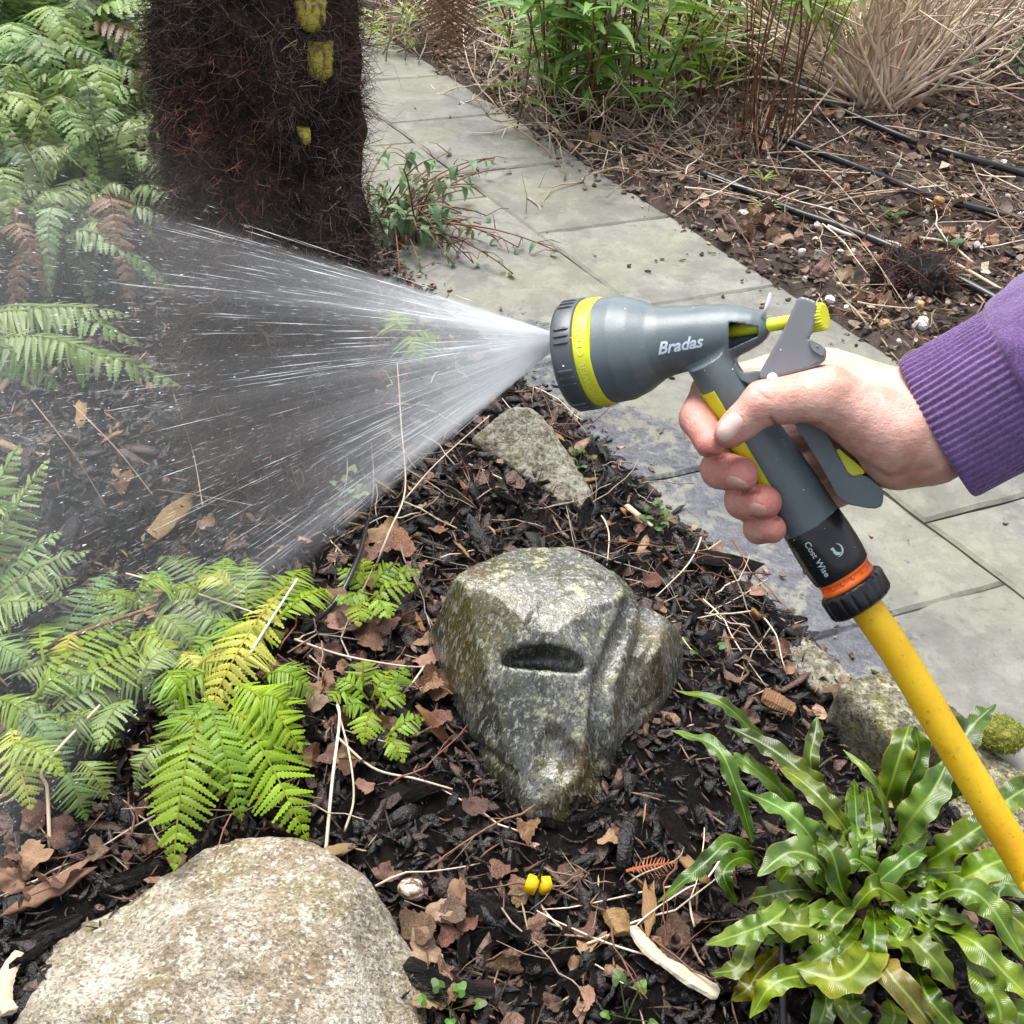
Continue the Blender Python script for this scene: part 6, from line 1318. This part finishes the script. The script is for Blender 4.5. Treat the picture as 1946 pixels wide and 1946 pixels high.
shrub(GH(1300, 110), "bright green shrub at the top edge above the lime-green bush", 18, .5, .26, LG2, .115, 15, M['redstem'], leafless=.12, bx=.1)
# straw-coloured shrub: every branch carries side shoots
def bare_shrub(base, label, n_, H_, az0, az1, mat, name="bare_shrub", r=.0042, sub=4, el=(25, 75), bx=.06):
    t_ = thing(name, base, label, "shrub")
    for k in range(n_):
        a = math.radians(rng.uniform(az0, az1)); e = math.radians(rng.uniform(*el)); L_ = H_ * rng.uniform(.6, 1.15); b0 = np.array(base) + np.array([rng.normal(0, bx), rng.normal(0, bx), -.01]); d_ = np.array([math.cos(a) * math.cos(e), math.sin(a) * math.cos(e), math.sin(e)])
        c = [b0]; cur = d_.copy()
        for i in range(8): cur = nrm(cur + rng.normal(0, .16, 3) + np.array([0, 0, .02])); c.append(c[-1] + cur * L_ / 8)
        mb = MB(); mb.add(*tube(c, np.linspace(r, r * .4, 9), 5))
        for j in range(sub):
            i = int(rng.integers(2, 8)); e2 = nrm((c[i] - c[i - 1]) / (L_ / 8) + rng.normal(0, .45, 3)); l2 = L_ * rng.uniform(.2, .45); q_ = [c[i], c[i] + e2 * l2 * .5 + rng.normal(0, .01, 3), c[i] + nrm(e2 + rng.normal(0, .25, 3)) * l2]; mb.add(*tube(q_, [r * .55, r * .45, r * .25], 4))
        mb.obj("branch", mat, t_)
    return t_
bare_shrub(GH(1665, 195), "big leafless straw-coloured shrub with fanning tangled stems, top right", 110, .85, -20, 200, M['straw'], r=.0062, sub=6, el=(18, 80), bx=.05)
bare_shrub(GH(1830, 90), "further leafless straw-coloured shrub at the top right edge", 80, .8, -60, 200, M['straw'], r=.006, sub=5, el=(30, 85), bx=.12)
bare_shrub(GH(1160, 285), "wiry brown tangle of dead stems along the far path edge under the green shrub", 42, .30, -180, 180, M['twig'], "dry_shrub", .0024, 3, (5, 50), .14)
bare_shrub(GH(1330, 300), "tangle of thin grey-brown stems left of the red-stemmed shrub", 34, .28, -180, 180, M['twig'], "dry_shrub", .0024, 3, (5, 45), .12)
bare_shrub(GH(985, 190), "pale tangle of dead stems right of the hanging dead fern", 34, .32, -180, 180, M['straw'], "dry_shrub", .0026, 3, (5, 50), .12)
bare_shrub(GH(1000, 60), "dead pale stems at the top of the far bed left of the green shrub", 34, .4, -180, 180, M['straw'], "dry_shrub", .003, 3, (10, 60), .16)
bare_shrub(GH(760, 70), "tangle of dead stems at the far end of the path beside the trunk", 36, .4, -120, 120, M['twig'], "dry_shrub", .003, 3, (10, 60), .12)
shrub(GH(755, 85), "yellow-green low plant at the far end of the path", 10, .16, .14, LL, .06, 9, M['straw'], "bush", .2, .0022, bx=.10)
# grey-green plant sprawling over the slabs by the trunk
b0 = GH(735, 455); t_ = thing("sprawling_shrub", b0, "grey-green drooping shrub right of the palm trunk sprawling over the slabs", "shrub")
for k in range(40):
    tx, ty = rng.uniform(695, 930), rng.uniform(270, 520); tip = V(tx, ty, b0[1] + rng.uniform(-.12, .30)); tip[2] = max(tip[2], .03); b1 = b0 + np.array([rng.normal(0, .04), rng.normal(0, .05), 0])
    c = bez(b1, (b1 + tip) / 2 + np.array([0, 0, .08]), tip, 8); st = ob("stem", *tube(c, np.linspace(.003, .0014, 8), 5), M['redstem'], t_)
    for j in range(5): 
        u = rng.uniform(.35, 1); q_ = c[min(7, int(u * 7))]; a = rng.uniform(0, 6.28); place_leaf(st, LGREY[rng.integers(6)], q_, (math.cos(a) * .8, math.sin(a) * .8, rng.uniform(-.9, .3)), rng.uniform(.022, .045))
for k, (tx, ty) in enumerate([(925, 410), (1060, 478), (975, 520), (960, 320), (900, 500), (860, 500), (985, 470), (870, 480), (800, 510), (940, 300), (870, 330), (760, 520), (900, 440), (830, 400), (945, 455), (780, 300), (850, 290)]):
    tip = GH(tx, ty, .02); c = bez(b0 + np.array([.02, 0, .03]), (b0 + tip) / 2 + np.array([0, .04, .07]), tip, 9); mb = MB(); mb.add(*tube(c, np.linspace(.0032, .0014, 9), 5))
    for j in range(5):
        i = int(rng.integers(3, 9)); e = nrm(np.array([rng.normal(), rng.normal(), abs(rng.normal()) * .5])); mb.add(*tube([c[i], c[i] + e * .04, c[i] + e * .07 + np.array([0, 0, -.015])], [.0014, .0011, .0008], 4))
    st = mb.obj("stem", M['redstem'], t_, label="bare reddish runner on the slabs")
    for j in range(3): a = rng.uniform(0, 6.28); place_leaf(st, LGREY[rng.integers(6)], c[-1 - j], (math.cos(a), math.sin(a), -.3), rng.uniform(.02, .032))
yl = GH(1845, 195, .02); o = put(LT[2], "yellow_leaf", yl, .06, (.3, .2, 1), "orange-yellow fallen leaf below the straw-coloured shrub at the right", "leaf"); o.data = leaf_mesh(77, M['ochre'], 3, .2, .3)

# ================================================================ SPRAY OF WATER
AX = -UA; apex_px = A0 + 36 * E1 + 2 * AX; AP = S(apex_px)[0]; a1 = S(apex_px + np.array([-.905, .165, .39]) * 10)[0]; axis_w = nrm(a1 - AP)
b1 = nrm(np.cross(axis_w, [0, 0, 1])); b2 = np.cross(axis_w, b1); HALF = math.radians(28.5)
def spray_dir(th, ph): return np.cos(th)[:, None] * axis_w + np.sin(th)[:, None] * (np.cos(ph)[:, None] * b1 + np.sin(ph)[:, None] * b2)
def fall(rho): return -.13 * rho ** 2
def streaks(N, rho, th, Ls, Rs, name):
    ph = rng.uniform(0, 2 * math.pi, N); ph = ph + .10 * np.sin(ph * 9 + 1) + .05 * np.sin(ph * 23 + 2); d_ = spray_dir(th, ph); pos = AP + d_ * rho[:, None]; pos[:, 2] += fall(rho); d2 = d_ + np.c_[np.zeros(N), np.zeros(N), -.26 * rho]; d2 /= np.linalg.norm(d2, axis=1)[:, None]
    ok = pos[:, 2] > .03; ok &= np.hypot(pos[:, 0] - tc[0], pos[:, 1] - tc[1]) > RT + .03; pos, d2, Ls, Rs = pos[ok], d2[ok], Ls[ok], Rs[ok]; N = len(pos)
    s1 = np.cross(d2, [0.3, .2, 1.0]); s1 /= np.linalg.norm(s1, axis=1)[:, None]; s2 = np.cross(d2, s1); V_ = [pos - d2 * Ls[:, None] / 2]
    for k in range(4): a = k * math.pi / 2; V_.append(pos + d2 * (Ls * .12)[:, None] + (math.cos(a) * s1 + math.sin(a) * s2) * Rs[:, None])
    V_.append(pos + d2 * Ls[:, None] / 2); A_ = np.stack(V_, 1).reshape(-1, 3); b = (np.arange(N) * 6)[:, None]; F_ = []
    for k in range(4): k2 = (k + 1) % 4; F_ += [b + np.array([0, 1 + k2, 1 + k]), b + np.array([5, 1 + k, 1 + k2])]
    return A_, np.concatenate(F_)
def ring_th(N, w=.10): return np.abs(HALF * (1 - np.abs(rng.normal(0, w, N))) + rng.normal(0, .022, N))
parts_ = []
N = 260; rho = rng.uniform(.01, .20, N) ; parts_.append(streaks(N, rho, ring_th(N, .16), rng.uniform(.015, .06, N), rng.uniform(.00006, .00013, N), ""))            # threads near the nozzle
N = 8500; rho = .09 + 1.25 * rng.random(N) ** .8; parts_.append(streaks(N, rho, ring_th(N, .30), rng.uniform(.0035, .0105, N), rng.uniform(.00005, .00010, N) * (.6 + rho), ""))
N = 3600; rho = rng.uniform(.28, 1.5, N); th = HALF * np.sqrt(rng.random(N)) * 1.0; parts_.append(streaks(N, rho, th, rng.uniform(.002, .006, N), rng.lognormal(math.log(.00026), .5, N).clip(.00010, .0009) * (.7 + .55 * rho), ""))     # plump drops
off = 0; VV = []; FF = []
for a, b in parts_: VV.append(a); FF.append(b + off); off += len(a)
o = ob("water_spray", np.concatenate(VV), np.concatenate(FF).tolist(), M['drop'], None, True); o['kind'] = 'stuff'; recenter(o, AP)
# fine mist of the hollow cone
t = NT("spray_mist"); geo = t.n("ShaderNodeNewGeometry").outputs["Position"]
vec = t.n("ShaderNodeVectorMath", {0: geo, 1: tuple(AP)}, operation='SUBTRACT').outputs[0]; rho_ = t.n("ShaderNodeVectorMath", {0: vec}, operation='LENGTH').outputs["Value"]
zf = t.math('MULTIPLY', t.math('MULTIPLY', rho_, rho_), .13); vec2 = t.n("ShaderNodeVectorMath", {0: vec, 1: t.n("ShaderNodeCombineXYZ", {0: 0.0, 1: 0.0, 2: zf}).outputs[0]}, operation='ADD').outputs[0]
dirn = t.n("ShaderNodeVectorMath", {0: vec2}, operation='NORMALIZE').outputs[0]; cosn = t.n("ShaderNodeVectorMath", {0: dirn, 1: tuple(axis_w)}, operation='DOT_PRODUCT').outputs["Value"]
thn = t.math('DIVIDE', t.math('ARCCOSINE', cosn), HALF)
prof_ = t.ramp(thn, [(0, g3(.03)), (.55, g3(.06)), (.80, g3(.45)), (.92, g3(1.2)), (1.0, g3(0))])
stn = t.ramp(t.noise(dirn, 48, 4, .75), [(.38, g3(.05)), (.55, g3(.8)), (.68, g3(2.4))]); blob = t.math('MULTIPLY', t.ramp(t.noise(geo, 7, 2), [(.3, g3(.6)), (.7, g3(1.2))]), t.ramp(t.noise(dirn, 5.5, 1), [(.36, g3(.15)), (.62, g3(1.5))]))
dens = t.math('MULTIPLY', t.math('MULTIPLY', prof_, stn), t.math('MULTIPLY', blob, t.math('DIVIDE', .020, t.math('POWER', t.math('ADD', rho_, .003), 3.0))))
dens = t.math('ADD', dens, t.math('MULTIPLY', t.ramp(rho_, [(.35, g3(0)), (.7, g3(1))]), t.math('MULTIPLY', t.noise(geo, 5, 3), .35)))
dens = t.math('MULTIPLY', dens, t.ramp(rho_, [(.0, g3(1)), (.7, g3(1)), (1.0, g3(0))]))
vol = t.n("ShaderNodeVolumePrincipled"); t.set(vol, "Color", (.93, .96, 1.0)); t.set(vol, "Density", dens); t.set(vol, "Anisotropy", .25)
t.t.links.new(vol.outputs[0], t.out.inputs["Volume"])
for k, (r0, r1) in enumerate([(.003, .16), (.1601, 1.0)]):
    rs = np.linspace(r0, r1, 8); n = 40; v = [AP + axis_w * r0 * .9]; an = np.arange(n) * 2 * math.pi / n
    for r_ in rs: q_ = AP + spray_dir(np.full(n, HALF * 1.01), an) * r_; q_[:, 2] += fall(r_); v += q_.tolist()
    e = AP + axis_w * r1 * math.cos(HALF); e[2] += fall(r1); v[0] = AP + axis_w * r0 * math.cos(HALF); v.append(e); f = [[0, 1 + (i + 1) % n, 1 + i] for i in range(n)]
    for j in range(7):
        b = 1 + j * n; f += [[b + i, b + (i + 1) % n, b + n + (i + 1) % n, b + n + i] for i in range(n)]
    b = 1 + 7 * n; f += [[b + i, b + (i + 1) % n, len(v) - 1] for i in range(n)]
    o = ob("spray_mist", np.array(v), f, None, None, False); o.data.materials.append(t.m); o['kind'] = 'stuff'

# mist drifting off the spray over the ferns at the left
mc = P(40, 690, 1.45); mrad = np.array([.52, .45, .36]); t = NT("drifting_mist"); geo = t.n("ShaderNodeNewGeometry").outputs["Position"]
rel = t.n("ShaderNodeVectorMath", {0: t.n("ShaderNodeVectorMath", {0: geo, 1: tuple(mc)}, operation='SUBTRACT').outputs[0], 1: tuple(1 / mrad)}, operation='MULTIPLY').outputs[0]
dl = t.n("ShaderNodeVectorMath", {0: rel}, operation='LENGTH').outputs["Value"]
vol = t.n("ShaderNodeVolumePrincipled"); t.set(vol, "Color", (.94, .97, 1.0)); t.set(vol, "Density", t.math('MULTIPLY', t.ramp(dl, [(0, g3(1)), (.95, g3(0))]), t.math('MULTIPLY', t.ramp(t.noise(geo, 4.5, 4, .6), [(.35, g3(.15)), (.65, g3(1))]), .38)))
t.t.links.new(vol.outputs[0], t.out.inputs["Volume"])
bm = bmesh.new(); bmesh.ops.create_icosphere(bm, subdivisions=3, radius=1); v = np.array([w.co[:] for w in bm.verts]) * mrad + mc; f = [[w.index for w in q_.verts] for q_ in bm.faces]; bm.free()
v[:, 2] = np.maximum(v[:, 2], -.08); o = ob("drifting_mist", v, f, t.m); recenter(o, mc); o['kind'] = 'stuff'
